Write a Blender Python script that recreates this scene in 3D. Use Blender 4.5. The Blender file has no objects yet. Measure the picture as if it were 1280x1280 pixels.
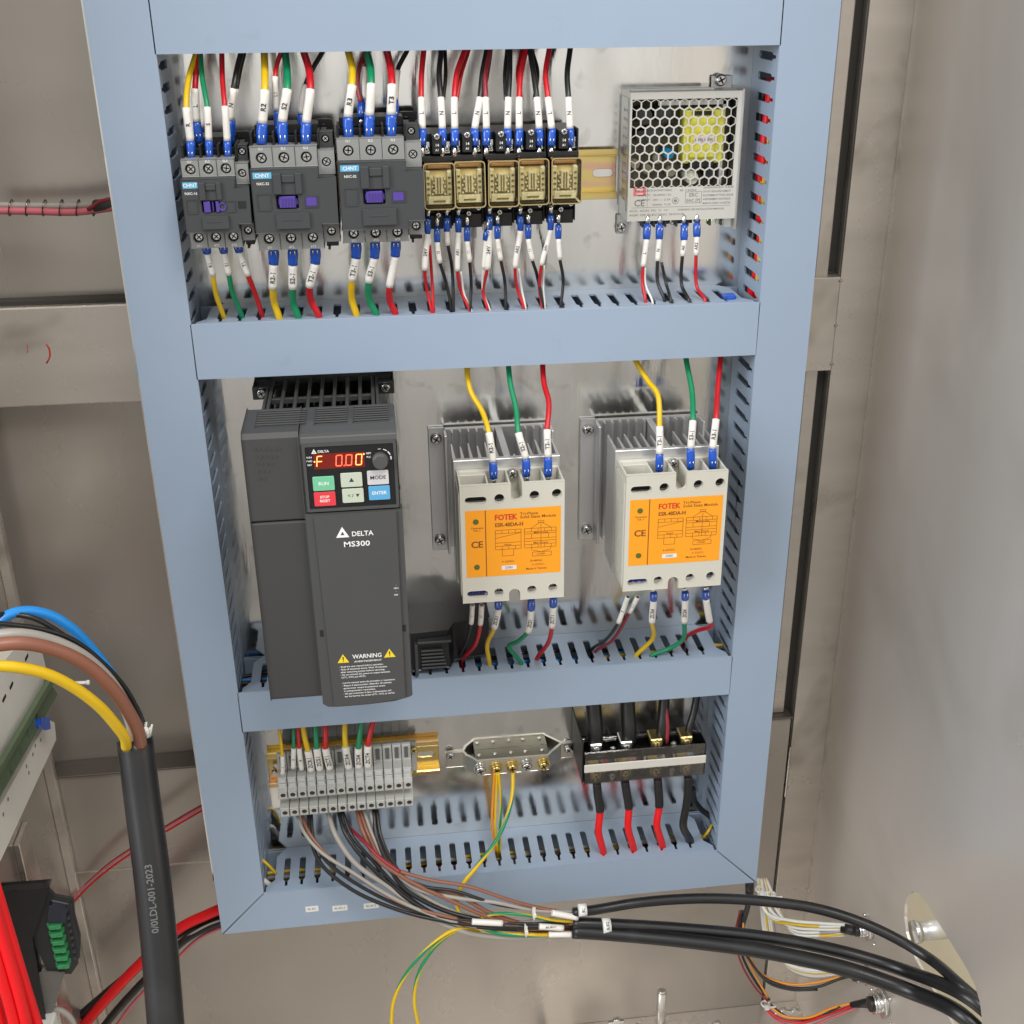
import bpy, math, random
from mathutils import Vector, Matrix, Euler
from mathutils.geometry import tessellate_polygon
random.seed(7)
sc = bpy.context.scene
COL = sc.collection
S = 0.001                                    # everything below is authored in millimetres

# ------------------------------------------------------------------ camera, light, exposure
CAMP = Vector((-73.748, -810.784, 45.876))
CAMR = Euler((1.136735, 0.0065859, -0.1284008), 'XYZ')
FPX, CX, CY = 1483.25, 656.05, 648.6
cd = bpy.data.cameras.new('camera'); cam = bpy.data.objects.new('camera', cd); COL.objects.link(cam)
cam.location = CAMP * S; cam.rotation_euler = CAMR
cd.sensor_width = 36; cd.lens = FPX / 1280 * 36
cd.shift_x = -(CX - 640) / 1280; cd.shift_y = (CY - 640) / 1280
cd.clip_start = 0.01; cd.clip_end = 100
sc.camera = cam
w = bpy.data.worlds.new('World'); sc.world = w; w.use_nodes = True
nt = w.node_tree; nt.nodes.clear()
wo = nt.nodes.new('ShaderNodeOutputWorld'); bg = nt.nodes.new('ShaderNodeBackground')
tc = nt.nodes.new('ShaderNodeTexCoord'); sx = nt.nodes.new('ShaderNodeSeparateXYZ'); cr = nt.nodes.new('ShaderNodeValToRGB')
mr = nt.nodes.new('ShaderNodeMapRange'); mr.inputs[1].default_value = -1; mr.inputs[2].default_value = 1
nt.links.new(tc.outputs['Generated'], sx.inputs[0]); nt.links.new(sx.outputs[2], mr.inputs[0]); nt.links.new(mr.outputs[0], cr.inputs[0])
cr.color_ramp.elements[0].position = 0.14; cr.color_ramp.elements[0].color = (0.30, 0.275, 0.245, 1)
cr.color_ramp.elements[1].position = 0.47; cr.color_ramp.elements[1].color = (1.12, 1.09, 1.04, 1)
e = cr.color_ramp.elements.new(0.33); e.color = (0.46, 0.435, 0.40, 1)
nt.links.new(cr.outputs[0], bg.inputs[0]); bg.inputs[1].default_value = 0.84
nt.links.new(bg.outputs[0], wo.inputs[0])
def area(name, loc, tgt, sx_, sy_, power, col):
    l = bpy.data.lights.new(name, 'AREA'); l.shape = 'RECTANGLE'; l.size = sx_; l.size_y = sy_; l.energy = power; l.color = col
    o = bpy.data.objects.new(name, l); COL.objects.link(o); o.location = loc
    o.rotation_euler = (Vector(tgt) - Vector(loc)).to_track_quat('-Z', 'Y').to_euler()
area('ceiling_light', (0.5, -1.5, 1.9), (0, 0, -0.35), 1.1, 0.8, 52, (1.0, 0.97, 0.93))
area('left_fill', (-1.7, -1.0, 0.7), (0.3, -0.1, -0.4), 1.1, 1.3, 46, (0.93, 0.97, 1.0))  # added fill lamp from the left, brightens the right wall
sc.view_settings.view_transform = 'Standard'; sc.view_settings.look = 'None'
sc.view_settings.exposure = -0.2; sc.view_settings.gamma = 1.0
sc.render.resolution_x = 1024; sc.render.resolution_y = 1024

# ------------------------------------------------------------------ measuring: a sight line cut by a real plane
RM = CAMR.to_matrix()
def _ray(u, v): return RM @ Vector(((u - CX) / FPX, -(v - CY) / FPX, -1))
def P(u, v, Y):
    d = _ray(u, v); return CAMP + d * ((Y - CAMP.y) / d.y)
def PZ(u, v, Z):
    d = _ray(u, v); return CAMP + d * ((Z - CAMP.z) / d.z)
def PX(u, v, X):
    d = _ray(u, v); return CAMP + d * ((X - CAMP.x) / d.x)

# ------------------------------------------------------------------ materials
MC = {}
def mat(name, col, rough=0.5, metal=0.0, bump=0.0, bs=600, var=0.06, vs=40, coat=0.0, trans=0.0, emit=0.0, streak=None, alpha=1.0, spec=0.5):
    if name in MC: return MC[name]
    m = bpy.data.materials.new(name); m.use_nodes = True; n = m.node_tree; b = n.nodes['Principled BSDF']
    b.inputs['Roughness'].default_value = rough; b.inputs['Metallic'].default_value = metal
    b.inputs['Coat Weight'].default_value = coat; b.inputs['Transmission Weight'].default_value = trans
    b.inputs['Specular IOR Level'].default_value = spec; b.inputs['Alpha'].default_value = alpha
    t = n.nodes.new('ShaderNodeTexCoord'); mp = n.nodes.new('ShaderNodeMapping'); n.links.new(t.outputs['Object'], mp.inputs[0])
    if streak: mp.inputs['Scale'].default_value = streak
    nz = n.nodes.new('ShaderNodeTexNoise'); nz.inputs['Scale'].default_value = vs; nz.inputs['Detail'].default_value = 4
    n.links.new(mp.outputs[0], nz.inputs['Vector'])
    mx = n.nodes.new('ShaderNodeMix'); mx.data_type = 'RGBA'; mx.inputs[6].default_value = tuple(max(0, c * (1 - var)) for c in col) + (1,)
    mx.inputs[7].default_value = tuple(min(1, c * (1 + var)) for c in col) + (1,)
    n.links.new(nz.outputs['Fac'], mx.inputs[0]); n.links.new(mx.outputs[2], b.inputs['Base Color'])
    if emit: b.inputs['Emission Color'].default_value = col + (1,); b.inputs['Emission Strength'].default_value = emit
    if bump:
        n2 = n.nodes.new('ShaderNodeTexNoise'); n2.inputs['Scale'].default_value = bs; n2.inputs['Detail'].default_value = 3
        n.links.new(mp.outputs[0], n2.inputs['Vector'])
        bp = n.nodes.new('ShaderNodeBump'); bp.inputs['Strength'].default_value = bump; bp.inputs['Distance'].default_value = 0.0005
        n.links.new(n2.outputs['Fac'], bp.inputs['Height']); n.links.new(bp.outputs[0], b.inputs['Normal'])
    MC[name] = m; return m
def rough_map(m, lo, hi, scale, streak=(1, 1, 1)):
    n = m.node_tree; b = n.nodes['Principled BSDF']; t = n.nodes.new('ShaderNodeTexCoord'); mp = n.nodes.new('ShaderNodeMapping')
    mp.inputs['Scale'].default_value = streak; nz = n.nodes.new('ShaderNodeTexNoise'); nz.inputs['Scale'].default_value = scale; nz.inputs['Detail'].default_value = 5
    r = n.nodes.new('ShaderNodeMapRange'); r.inputs[1].default_value = 0.3; r.inputs[2].default_value = 0.7; r.inputs[3].default_value = lo; r.inputs[4].default_value = hi
    n.links.new(t.outputs['Object'], mp.inputs[0]); n.links.new(mp.outputs[0], nz.inputs['Vector']); n.links.new(nz.outputs['Fac'], r.inputs[0]); n.links.new(r.outputs[0], b.inputs['Roughness'])
duct = mat('duct_pvc', (0.305, 0.385, 0.50), 0.42, bump=0.04, bs=900, var=0.04, vs=18)
steel = mat('stainless', (0.46, 0.425, 0.385), 0.34, 0.68, bump=0.06, bs=160, var=0.10, vs=1.6, streak=(7, 7, 0.5)); rough_map(steel, 0.18, 0.42, 5, (1, 1, .6))
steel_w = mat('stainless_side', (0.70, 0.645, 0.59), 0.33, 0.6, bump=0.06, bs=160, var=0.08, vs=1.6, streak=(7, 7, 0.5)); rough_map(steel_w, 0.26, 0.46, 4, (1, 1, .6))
steel_b = mat('stainless_light', (0.62, 0.575, 0.52), 0.32, 0.7, bump=0.09, bs=500, var=0.2, vs=7, streak=(1, 1, 5)); rough_map(steel_b, 0.22, 0.36, 8)
galv = mat('galvanised', (0.90, 0.89, 0.865), 0.1, 1.0, bump=0.11, bs=60, var=0.12, vs=4, streak=(5, 5, 0.8)); rough_map(galv, 0.05, 0.27, 16, (1.6, 1.6, 0.8))
alu = mat('aluminium', (0.70, 0.70, 0.70), 0.36, 0.75, bump=0.05, var=0.05, streak=(8, 8, 1))
zinc = mat('zinc_sheet', (0.62, 0.63, 0.62), 0.32, 1.0, var=0.10, vs=60)
chrome = mat('screw_steel', (0.72, 0.71, 0.69), 0.22, 1.0, bump=0.1, bs=1500)
brass = mat('brass_screw', (0.78, 0.62, 0.25), 0.28, 1.0, bump=0.1, bs=1500)
blk = mat('black_plastic', (0.012, 0.012, 0.013), 0.38, bump=0.05)
blkmatte = mat('black_plastic_matte', (0.03, 0.032, 0.034), 0.55, bump=0.08)
dark = mat('dark_grey_plastic', (0.048, 0.051, 0.055), 0.48, bump=0.1, bs=1800)
dark2 = mat('dark_grey_edge', (0.045, 0.048, 0.052), 0.5, bump=0.1, bs=1800)
midg = mat('mid_grey_plastic', (0.255, 0.26, 0.255), 0.5, bump=0.1, bs=1800)
drv = mat('drive_plastic', (0.063, 0.064, 0.064), 0.5, bump=0.14, bs=2200, var=0.03)
drvside = mat('drive_plastic_dark', (0.048, 0.048, 0.048), 0.52, bump=0.14, bs=2200, var=0.03)
cream = mat('cream_plastic', (0.60, 0.585, 0.51), 0.45, bump=0.05, bs=1200, var=0.03)
termg = mat('terminal_grey', (0.46, 0.465, 0.44), 0.5, bump=0.06, bs=1500, var=0.04)
holed = mat('hole_dark', (0.012, 0.012, 0.012), 0.7)
sleeve_m = mat('sleeve_white', (0.80, 0.775, 0.73), 0.42, var=0.03)
ink = mat('ink_black', (0.03, 0.03, 0.035), 0.6)
inkw = mat('ink_white', (0.82, 0.82, 0.80), 0.6)
inkr = mat('ink_red', (0.62, 0.04, 0.02), 0.5)
inkbr = mat('ink_brown', (0.22, 0.06, 0.01), 0.6)
inkg = mat('ink_grey', (0.20, 0.20, 0.19), 0.6)
orange = mat('label_orange', (0.95, 0.36, 0.015), 0.42, var=0.02)
bluel = mat('lug_blue', (0.010, 0.085, 0.50), 0.28, bump=0.1, coat=0.3, var=0.25, vs=200)
purple = mat('purple_plastic', (0.085, 0.05, 0.30), 0.35, var=0.1)
cyanl = mat('label_cyan', (0.12, 0.42, 0.66), 0.45)
paper = mat('paper_white', (0.78, 0.78, 0.75), 0.55)
yeltape = mat('yellow_tape', (0.72, 0.68, 0.10), 0.3, bump=0.2, bs=300, var=0.15, vs=90)
pcb = mat('circuit_board', (0.16, 0.14, 0.09), 0.5, var=0.7, vs=160)
greenp = mat('green_plastic', (0.05, 0.32, 0.12), 0.4)
railg = mat('green_painted_rail', (0.11, 0.155, 0.085), 0.45, bump=0.05)
creamd = mat('cream_duct', (0.76, 0.73, 0.66), 0.45, bump=0.05)
board = mat('cream_board', (0.88, 0.84, 0.68), 0.7)
WC = {'yellow': mat('wire_yellow', (0.72, 0.47, 0.008), 0.36, var=0.04), 'green': mat('wire_green', (0.005, 0.235, 0.10), 0.36, var=0.05),
      'red': mat('wire_red', (0.52, 0.007, 0.014), 0.36, var=0.05), 'black': mat('wire_black', (0.011, 0.011, 0.011), 0.36, var=0.05),
      'dark red': mat('wire_dark_red', (0.26, 0.02, 0.03), 0.4), 'grey': mat('wire_grey', (0.34, 0.32, 0.29), 0.42),
      'brown': mat('wire_brown', (0.25, 0.10, 0.062), 0.42), 'blue': mat('wire_blue', (0.012, 0.24, 0.68), 0.34), 'white': mat('wire_white', (0.74, 0.74, 0.70), 0.4),
      'pink': mat('wire_pink', (0.55, 0.14, 0.17), 0.4), 'orange': mat('wire_orange', (0.75, 0.28, 0.02), 0.4), 'bright red': mat('wire_bright_red', (0.74, 0.006, 0.010), 0.4)}
cabj = mat('cable_jacket', (0.009, 0.009, 0.010), 0.34, bump=0.06, bs=700, var=0.15)
def clear_mat(name, tint, gl=0.12, rough=0.05):
    m = bpy.data.materials.new(name); m.use_nodes = True; n = m.node_tree; n.nodes.clear()
    o = n.nodes.new('ShaderNodeOutputMaterial'); t = n.nodes.new('ShaderNodeBsdfTransparent'); g = n.nodes.new('ShaderNodeBsdfGlossy'); x = n.nodes.new('ShaderNodeMixShader')
    lw = n.nodes.new('ShaderNodeLayerWeight'); lw.inputs[0].default_value = gl
    t.inputs[0].default_value = tint + (1,); g.inputs['Roughness'].default_value = rough
    n.links.new(lw.outputs['Fresnel'], x.inputs[0]); n.links.new(t.outputs[0], x.inputs[1]); n.links.new(g.outputs[0], x.inputs[2]); n.links.new(x.outputs[0], o.inputs[0])
    return m
amber = clear_mat('amber_cover', (0.995, 0.97, 0.87), 0.16, 0.06)
clear = clear_mat('clear_cover', (0.94, 0.93, 0.91), 0.35, 0.05)
clearw = clear_mat('clear_sheath', (0.80, 0.72, 0.72), 0.5, 0.1)
def smudge(m, scale, lo, hi, dark):
    n = m.node_tree; b = n.nodes['Principled BSDF']; src = b.inputs['Base Color'].links[0].from_socket
    t = n.nodes.new('ShaderNodeTexCoord'); z = n.nodes.new('ShaderNodeTexNoise'); z.inputs['Scale'].default_value = scale; z.inputs['Detail'].default_value = 3; z.inputs['Distortion'].default_value = .6
    r = n.nodes.new('ShaderNodeMapRange'); r.inputs[1].default_value = lo; r.inputs[2].default_value = hi; r.inputs[3].default_value = 0; r.inputs[4].default_value = 1
    x = n.nodes.new('ShaderNodeMix'); x.data_type = 'RGBA'; x.blend_type = 'MULTIPLY'; x.inputs[7].default_value = dark + (1,)
    n.links.new(t.outputs['Object'], z.inputs['Vector']); n.links.new(z.outputs['Fac'], r.inputs[0]); n.links.new(r.outputs[0], x.inputs[0]); n.links.new(src, x.inputs[6]); n.links.new(x.outputs[2], b.inputs['Base Color'])
smudge(steel_w, 5, .50, .78, (.80, .79, .77)); smudge(steel, 4.5, .52, .76, (.78, .77, .75)); smudge(steel_b, 9, .55, .68, (.66, .65, .62)); smudge(galv, 6, .52, .74, (.66, .66, .63)); smudge(galv, 40, .60, .70, (.84, .84, .81))
smudge(duct, 30, .66, .80, (.90, .90, .88)); smudge(cabj, 25, .56, .72, (1.9, 1.8, 1.7))
# yellow zinc passivation on the DIN rail: bands of colour across the height of the strip
def rail_mat():
    m = bpy.data.materials.new('yellow_passivated_zinc'); m.use_nodes = True; n = m.node_tree; b = n.nodes['Principled BSDF']
    b.inputs['Metallic'].default_value = 1; b.inputs['Roughness'].default_value = 0.22
    t = n.nodes.new('ShaderNodeTexCoord'); nz = n.nodes.new('ShaderNodeTexNoise'); nz.inputs['Scale'].default_value = 18; nz.inputs['Detail'].default_value = 2
    mp = n.nodes.new('ShaderNodeMapping'); mp.inputs['Scale'].default_value = (0.5, 1, 3)
    c = n.nodes.new('ShaderNodeValToRGB'); c.color_ramp.elements[0].position = 0.35; c.color_ramp.elements[0].color = (0.70, 0.52, 0.22, 1)
    c.color_ramp.elements[1].position = 0.65; c.color_ramp.elements[1].color = (0.82, 0.46, 0.42, 1)
    e2 = c.color_ramp.elements.new(0.5); e2.color = (0.86, 0.68, 0.26, 1)
    n.links.new(t.outputs['Object'], mp.inputs[0]); n.links.new(mp.outputs[0], nz.inputs['Vector']); n.links.new(nz.outputs['Fac'], c.inputs[0]); n.links.new(c.outputs[0], b.inputs['Base Color'])
    return m
railm = rail_mat()

dkst = mat('stainless_dull', (0.13, 0.115, 0.10), 0.5, 0.5, var=.2, vs=20); shadem = mat('painted_shade', (0.035, 0.032, 0.028), 0.6)  # second one is near black, for shade painted along the rail and post
# ------------------------------------------------------------------ geometry helpers
class MB:
    def __init__(s): s.v = []; s.f = []; s.m = []; s.s = []
    def add(s, vs, fs, mi=0, sm=False):
        k = len(s.v); s.v += [Vector(p) for p in vs]
        for f in fs: s.f.append([i + k for i in f]); s.m.append(mi); s.s.append(sm)
        return s
    def box(s, x0, x1, y0, y1, z0, z1, mi=0):
        v = [(x, y, z) for x in (x0, x1) for y in (y0, y1) for z in (z0, z1)]
        return s.add(v, [(0, 1, 3, 2), (4, 6, 7, 5), (0, 4, 5, 1), (2, 3, 7, 6), (0, 2, 6, 4), (1, 5, 7, 3)], mi)
    def prism(s, poly, ax, a, b, holes=(), mi=0, sm=False):
        # poly: 2D points; ax 'x': (y,z)  'y': (x,z)  'z': (x,y)
        def q(p, t): return {'x': (t, p[0], p[1]), 'y': (p[0], t, p[1]), 'z': (p[0], p[1], t)}[ax]
        loops = [list(poly)] + [list(h) for h in holes]
        flat = [p for l in loops for p in l]; n = len(flat)
        if holes: tri = tessellate_polygon([[Vector((p[0], p[1], 0)) for p in l] for l in loops])
        else: tri = None
        vs = [q(p, a) for p in flat] + [q(p, b) for p in flat]; fs = []
        if tri:
            for t in tri: fs.append(tuple(t)); fs.append(tuple(i + n for i in reversed(t)))
        else:
            fs.append(tuple(range(n))); fs.append(tuple(range(2 * n - 1, n - 1, -1)))
        s.add(vs, fs, mi, False)
        k = len(s.v) - 2 * n; o = 0
        for l in loops:
            for i in range(len(l)):
                j = (i + 1) % len(l); s.f.append([k + o + i, k + o + j, k + n + o + j, k + n + o + i]); s.m.append(mi); s.s.append(sm)
            o += len(l)
        return s
    def cyl(s, c, ax, r, h, n=16, r2=None, mi=0, cap=True):
        # c: centre of the first end, extends h along the axis
        r2 = r if r2 is None else r2; c = Vector(c)
        e = {'x': (Vector((1, 0, 0)), Vector((0, 1, 0)), Vector((0, 0, 1))), 'y': (Vector((0, 1, 0)), Vector((1, 0, 0)), Vector((0, 0, 1))), 'z': (Vector((0, 0, 1)), Vector((1, 0, 0)), Vector((0, 1, 0)))}[ax]
        vs = []
        for t, rr in ((0, r), (h, r2)):
            for i in range(n):
                a = 2 * math.pi * i / n; vs.append(c + e[0] * t + (e[1] * math.cos(a) + e[2] * math.sin(a)) * rr)
        s.add(vs, [(i, (i + 1) % n, n + (i + 1) % n, n + i) for i in range(n)], mi, True)
        if cap:
            k = len(s.v) - 2 * n; s.f += [[k + i for i in range(n)][::-1], [k + n + i for i in range(n)]]; s.m += [mi, mi]; s.s += [False, False]
        return s
    def tube(s, pts, rad, n=10, mi=0, cap=True, ref=Vector((0, -1, 0.25)), two=None, twist=0.0, flat=1.0):
        m = len(pts); rads = rad if isinstance(rad, (list, tuple)) else [rad] * m; vs = []; k = len(s.v); L = 0; up = None
        for i, p in enumerate(pts):
            t = (pts[min(i + 1, m - 1)] - pts[max(i - 1, 0)]).normalized()
            if i: L += (pts[i] - pts[i - 1]).length
            a = (ref if up is None else up); a = a - t * a.dot(t)
            if a.length < 1e-4: a = Vector((1, 0, 0)) - t * t.x
            a.normalize(); up = a; b = t.cross(a)
            for j in range(n):
                g = 2 * math.pi * j / n + twist * L; vs.append(p + (a * math.cos(g) * flat + b * math.sin(g)) * rads[i])
        s.v += vs
        for i in range(m - 1):
            for j in range(n):
                s.f.append([k + i * n + j, k + i * n + (j + 1) % n, k + (i + 1) * n + (j + 1) % n, k + (i + 1) * n + j]); s.s.append(True)
                s.m.append(mi if two is None or (j * 10 // n) % 10 not in two else 1)
        if cap:
            s.f += [[k + j for j in range(n)][::-1], [k + (m - 1) * n + j for j in range(n)]]; s.m += [mi, mi]; s.s += [False, False]
        return s
ORG = {}
def tag(o, label=None, cat=None, group=None, kind=None):
    if label: o['label'] = label
    if cat: o['category'] = cat
    if group: o['group'] = group
    if kind: o['kind'] = kind
    return o
def empty(name, loc, label, cat, group=None):
    o = bpy.data.objects.new(name, None); COL.objects.link(o); o.location = Vector(loc) * S; o.empty_display_size = 0.02
    ORG[o.name] = Vector(loc); return tag(o, label, cat, group)
def obj(name, mb, m, parent=None, bev=0.0, seg=1, org=None):
    if parent is not None: base = ORG[parent.name]
    elif org is not None: base = Vector(org)
    else:
        xs = [v.x for v in mb.v]; ys = [v.y for v in mb.v]; zs = [v.z for v in mb.v]
        base = Vector(((min(xs) + max(xs)) / 2, (min(ys) + max(ys)) / 2, min(zs)))
    me = bpy.data.meshes.new(name); me.from_pydata([tuple((v - base) * S) for v in mb.v], [], mb.f); 
    for mm in (m if isinstance(m, (list, tuple)) else [m]): me.materials.append(mm)
    me.polygons.foreach_set('material_index', mb.m); me.polygons.foreach_set('use_smooth', mb.s); me.update()
    o = bpy.data.objects.new(name, me); COL.objects.link(o)
    if parent is not None: o.parent = parent
    else: o.location = base * S
    ORG[o.name] = base
    if bev:
        md = o.modifiers.new('bevel', 'BEVEL'); md.width = bev * S; md.segments = seg; md.limit_method = 'ANGLE'; md.angle_limit = math.radians(50)
    return o
def copy_tree(o, delta, parent=None):
    c = o.copy(); COL.objects.link(c)
    if parent is None: c.location = o.location + Vector(delta) * S; ORG[c.name] = ORG[o.name] + Vector(delta)
    else: c.parent = parent; ORG[c.name] = ORG[parent.name]
    for ch in [x for x in bpy.data.objects if x.parent == o]: copy_tree(ch, delta, c)
    return c
TXT = {}
def text_mesh(s):
    if s in TXT: return TXT[s]
    cu = bpy.data.curves.new('t', 'FONT'); cu.body = s; cu.size = 1; cu.align_x = 'CENTER'; cu.align_y = 'CENTER'; cu.resolution_u = 2; cu.offset = 0.015
    o = bpy.data.objects.new('t', cu); COL.objects.link(o); bpy.context.view_layer.update()
    me = o.evaluated_get(bpy.context.evaluated_depsgraph_get()).to_mesh()
    r = ([v.co.copy() for v in me.vertices], [list(p.vertices) for p in me.polygons]); o.to_mesh_clear()
    bpy.data.objects.remove(o); bpy.data.curves.remove(cu); TXT[s] = r; return r
def put_text(mb, s, x, y, z, h, right=Vector((1, 0, 0)), up=Vector((0, 0, 1)), width=None, mi=0):
    vs, fs = text_mesh(s); o = Vector((x, y, z)); xs = [v.x for v in vs]; w_ = max(xs) - min(xs)
    k = h / 0.72; kx = k if width is None else width / w_
    mb.add([o + right * v.x * kx + up * v.y * k for v in vs], fs, mi); return mb
def screw(name, parent, c, r, m=chrome, depth=1.5, ang=0.4, ax='y', sg=-1):
    # pan head with a recessed cross, facing the camera side
    mb = MB(); x, y, z = c
    mb.cyl((x, y + depth, z), 'y', r, -depth * 0.6, 14).cyl((x, y + depth * 0.4, z), 'y', r, -depth * 0.4, 14, r2=r * 0.72)
    for a in (ang, ang + math.pi / 2):
        dx, dz = math.cos(a) * r * 0.62, math.sin(a) * r * 0.62; nx, nz = -math.sin(a) * r * 0.13, math.cos(a) * r * 0.13
        mb.prism([(x - dx - nx, z - dz - nz), (x + dx - nx, z + dz - nz), (x + dx + nx, z + dz + nz), (x - dx + nx, z - dz + nz)], 'y', y - 0.05, y + depth * 0.3, mi=1)
    return obj(name, mb, [m, holed], parent)
def circle(x, z, r, n=14, sx_=1.0): return [(x + r * sx_ * math.cos(2 * math.pi * i / n), z + r * math.sin(2 * math.pi * i / n)) for i in range(n)]
def obround(x, z, w_, h_, n=6):
    r = h_ / 2; a = w_ / 2 - r
    return [(x + a + r * math.cos(t), z + r * math.sin(t)) for t in [-math.pi / 2 + math.pi * i / n for i in range(n + 1)]] + \
           [(x - a + r * math.cos(t), z + r * math.sin(t)) for t in [math.pi / 2 + math.pi * i / n for i in range(n + 1)]]
def rrect(x0, x1, z0, z1, r, n=3):
    o = []
    for cx, cz, a0 in ((x1 - r, z0 + r, -90), (x1 - r, z1 - r, 0), (x0 + r, z1 - r, 90), (x0 + r, z0 + r, 180)):
        for i in range(n + 1):
            a = math.radians(a0 + 90 * i / n); o.append((cx + r * math.cos(a), cz + r * math.sin(a)))
    return o

# ------------------------------------------------------------------ wires
class Path:
    def __init__(s, ctrl, step=2.5):
        n = len(ctrl); s.p = []; s.ci = []
        for i in range(n - 1):
            p0, p1, p2, p3 = ctrl[max(i - 1, 0)], ctrl[i], ctrl[i + 1], ctrl[min(i + 2, n - 1)]
            if i == 0: p0 = p1 * 2 - p2
            if i == n - 2: p3 = p2 * 2 - p1
            k = max(2, int((p2 - p1).length / step)); s.ci.append(len(s.p))
            t0 = 0; t1 = max((p1 - p0).length, 1e-3) ** .5; t2 = t1 + max((p2 - p1).length, 1e-3) ** .5; t3 = t2 + max((p3 - p2).length, 1e-3) ** .5
            for j in range(k):
                t = t1 + (t2 - t1) * j / k
                a1 = p0 * ((t1 - t) / t1) + p1 * (t / t1); a2 = p1 * ((t2 - t) / (t2 - t1)) + p2 * ((t - t1) / (t2 - t1)); a3 = p2 * ((t3 - t) / (t3 - t2)) + p3 * ((t - t2) / (t3 - t2))
                b1 = a1 * ((t2 - t) / t2) + a2 * (t / t2); b2 = a2 * ((t3 - t) / (t3 - t1)) + a3 * ((t - t1) / (t3 - t1))
                s.p.append(b1 * ((t2 - t) / (t2 - t1)) + b2 * ((t - t1) / (t2 - t1)))
        s.ci.append(len(s.p)); s.p.append(ctrl[-1])
    def seg(s, a, b): return s.p[s.ci[a]:s.ci[b] + 1]
def wrap_text(mb, pts, s, h, r, up_reading=True):
    # letters laid round a sleeve, reading along it
    vs, fs = text_mesh(s); k = h / 0.72
    if pts[0].z > pts[-1].z: pts = pts[::-1]
    L = [0]
    for i in range(1, len(pts)): L.append(L[-1] + (pts[i] - pts[i - 1]).length)
    xs = [v.x for v in vs]; wd = (max(xs) - min(xs)) * k; kk = k * min(1, L[-1] * 0.8 / wd); mid = L[-1] * 0.5; out = []
    for v in vs:
        d = min(max(mid + v.x * kk, 0), L[-1]); i = 0
        while i < len(L) - 2 and L[i + 1] < d: i += 1
        f = (d - L[i]) / (L[i + 1] - L[i]); p = pts[i].lerp(pts[i + 1], f); t = (pts[i + 1] - pts[i]).normalized()
        a = (CAMP - p); a = (a - t * a.dot(t)).normalized(); b = t.cross(a); g = v.y * kk / r
        out.append(p + (a * math.cos(g) - b * math.sin(g)) * (r + 0.13 * r))
    mb.add(out, fs)
def wire(col, r, label, pts, y, fer=None, sl=None, txt=None, end=None, group='wires', rs=None, rf=None, name='wire', tongue=False, n=10, start=None, shade=None):
    """pts: measured points from the terminal outwards; y: depth at each (two or three values are spread);
    fer / sl: (i, j) control-point spans of crimp lug and marker sleeve; end: ('z', level) ends on a duct wall, ('up',) carries on upward"""
    m = len(pts)
    if len(y) < m:
        yy = []
        for i in range(m):
            f = i / (m - 1) * (len(y) - 1); a = min(int(f), len(y) - 2); yy.append(y[a] + (y[a + 1] - y[a]) * (f - a))
        y = yy
    c = [P(u, v, Y) for (u, v), Y in zip(pts, y)]
    if end and end[0] == 'z':
        q = PZ(pts[-1][0], pts[-1][1], end[1]); q.y = min(max(q.y, 9), 42); c[-1] = q; c.append(q + Vector((0, 6, -14)))
    if end and end[0] == 'up': c.append(c[-1] + (c[-1] - c[-2]).normalized() * 6 + Vector((0, 0, 10)))
    pa = Path(c); rs = rs or r * 1.32; rf = rf or r * 1.45
    mb = MB(); a = sl[0] if sl else (fer[1] if fer else 0)
    body = pa.p[pa.ci[a]:]
    if isinstance(col, tuple): mb.tube(body, r, 12, two=col[1], twist=col[2]); ms = [WC[col[0][0]], WC[col[0][1]]]; cn = ' and '.join(col[0])
    else: mb.tube(body, r, n); ms = WC[col]; cn = col
    o = obj(name, mb, ms); tag(o, label, 'wire' if name == 'wire' else name.replace('_', ' '), group)
    if sl:
        sp = pa.seg(sl[0], sl[1]); s_ = obj('marker_sleeve', MB().tube(sp, rs, 12), sleeve_m, o)
        if txt:
            t = MB(); wrap_text(t, sp, txt, rs * 1.05, rs); obj('lettering', t, ink, s_)
    if fer:
        fp = pa.seg(fer[0], fer[1]); k = len(fp); rr = [rf * (0.96 + 0.1 * (1 if 0.25 < i / max(1, k - 1) < 0.8 else 0)) for i in range(k)]
        l_ = obj('crimp_lug', MB().tube(fp, rr, 12, flat=0.82), bluel, o)
        d = (fp[0] - fp[-1]).normalized(); q = fp[0]
        mb = MB(); ln = 7 if tongue else 4
        mb.tube([q, q + d * ln], [rf * 0.55, rf * 0.75], 6, flat=0.35); 
        for sgn in (-1, 1):   # crimp dimples
            cpt = fp[0].lerp(fp[-1], 0.32); mb.tube([cpt + Vector((sgn * rf * 0.42, -rf * 0.86, -rf * .5)), cpt + Vector((sgn * rf * 0.42, -rf * 0.86, rf * .5))], rf * 0.12, 5)
        obj('lug_tongue', mb, chrome, l_)
    return o

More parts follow.
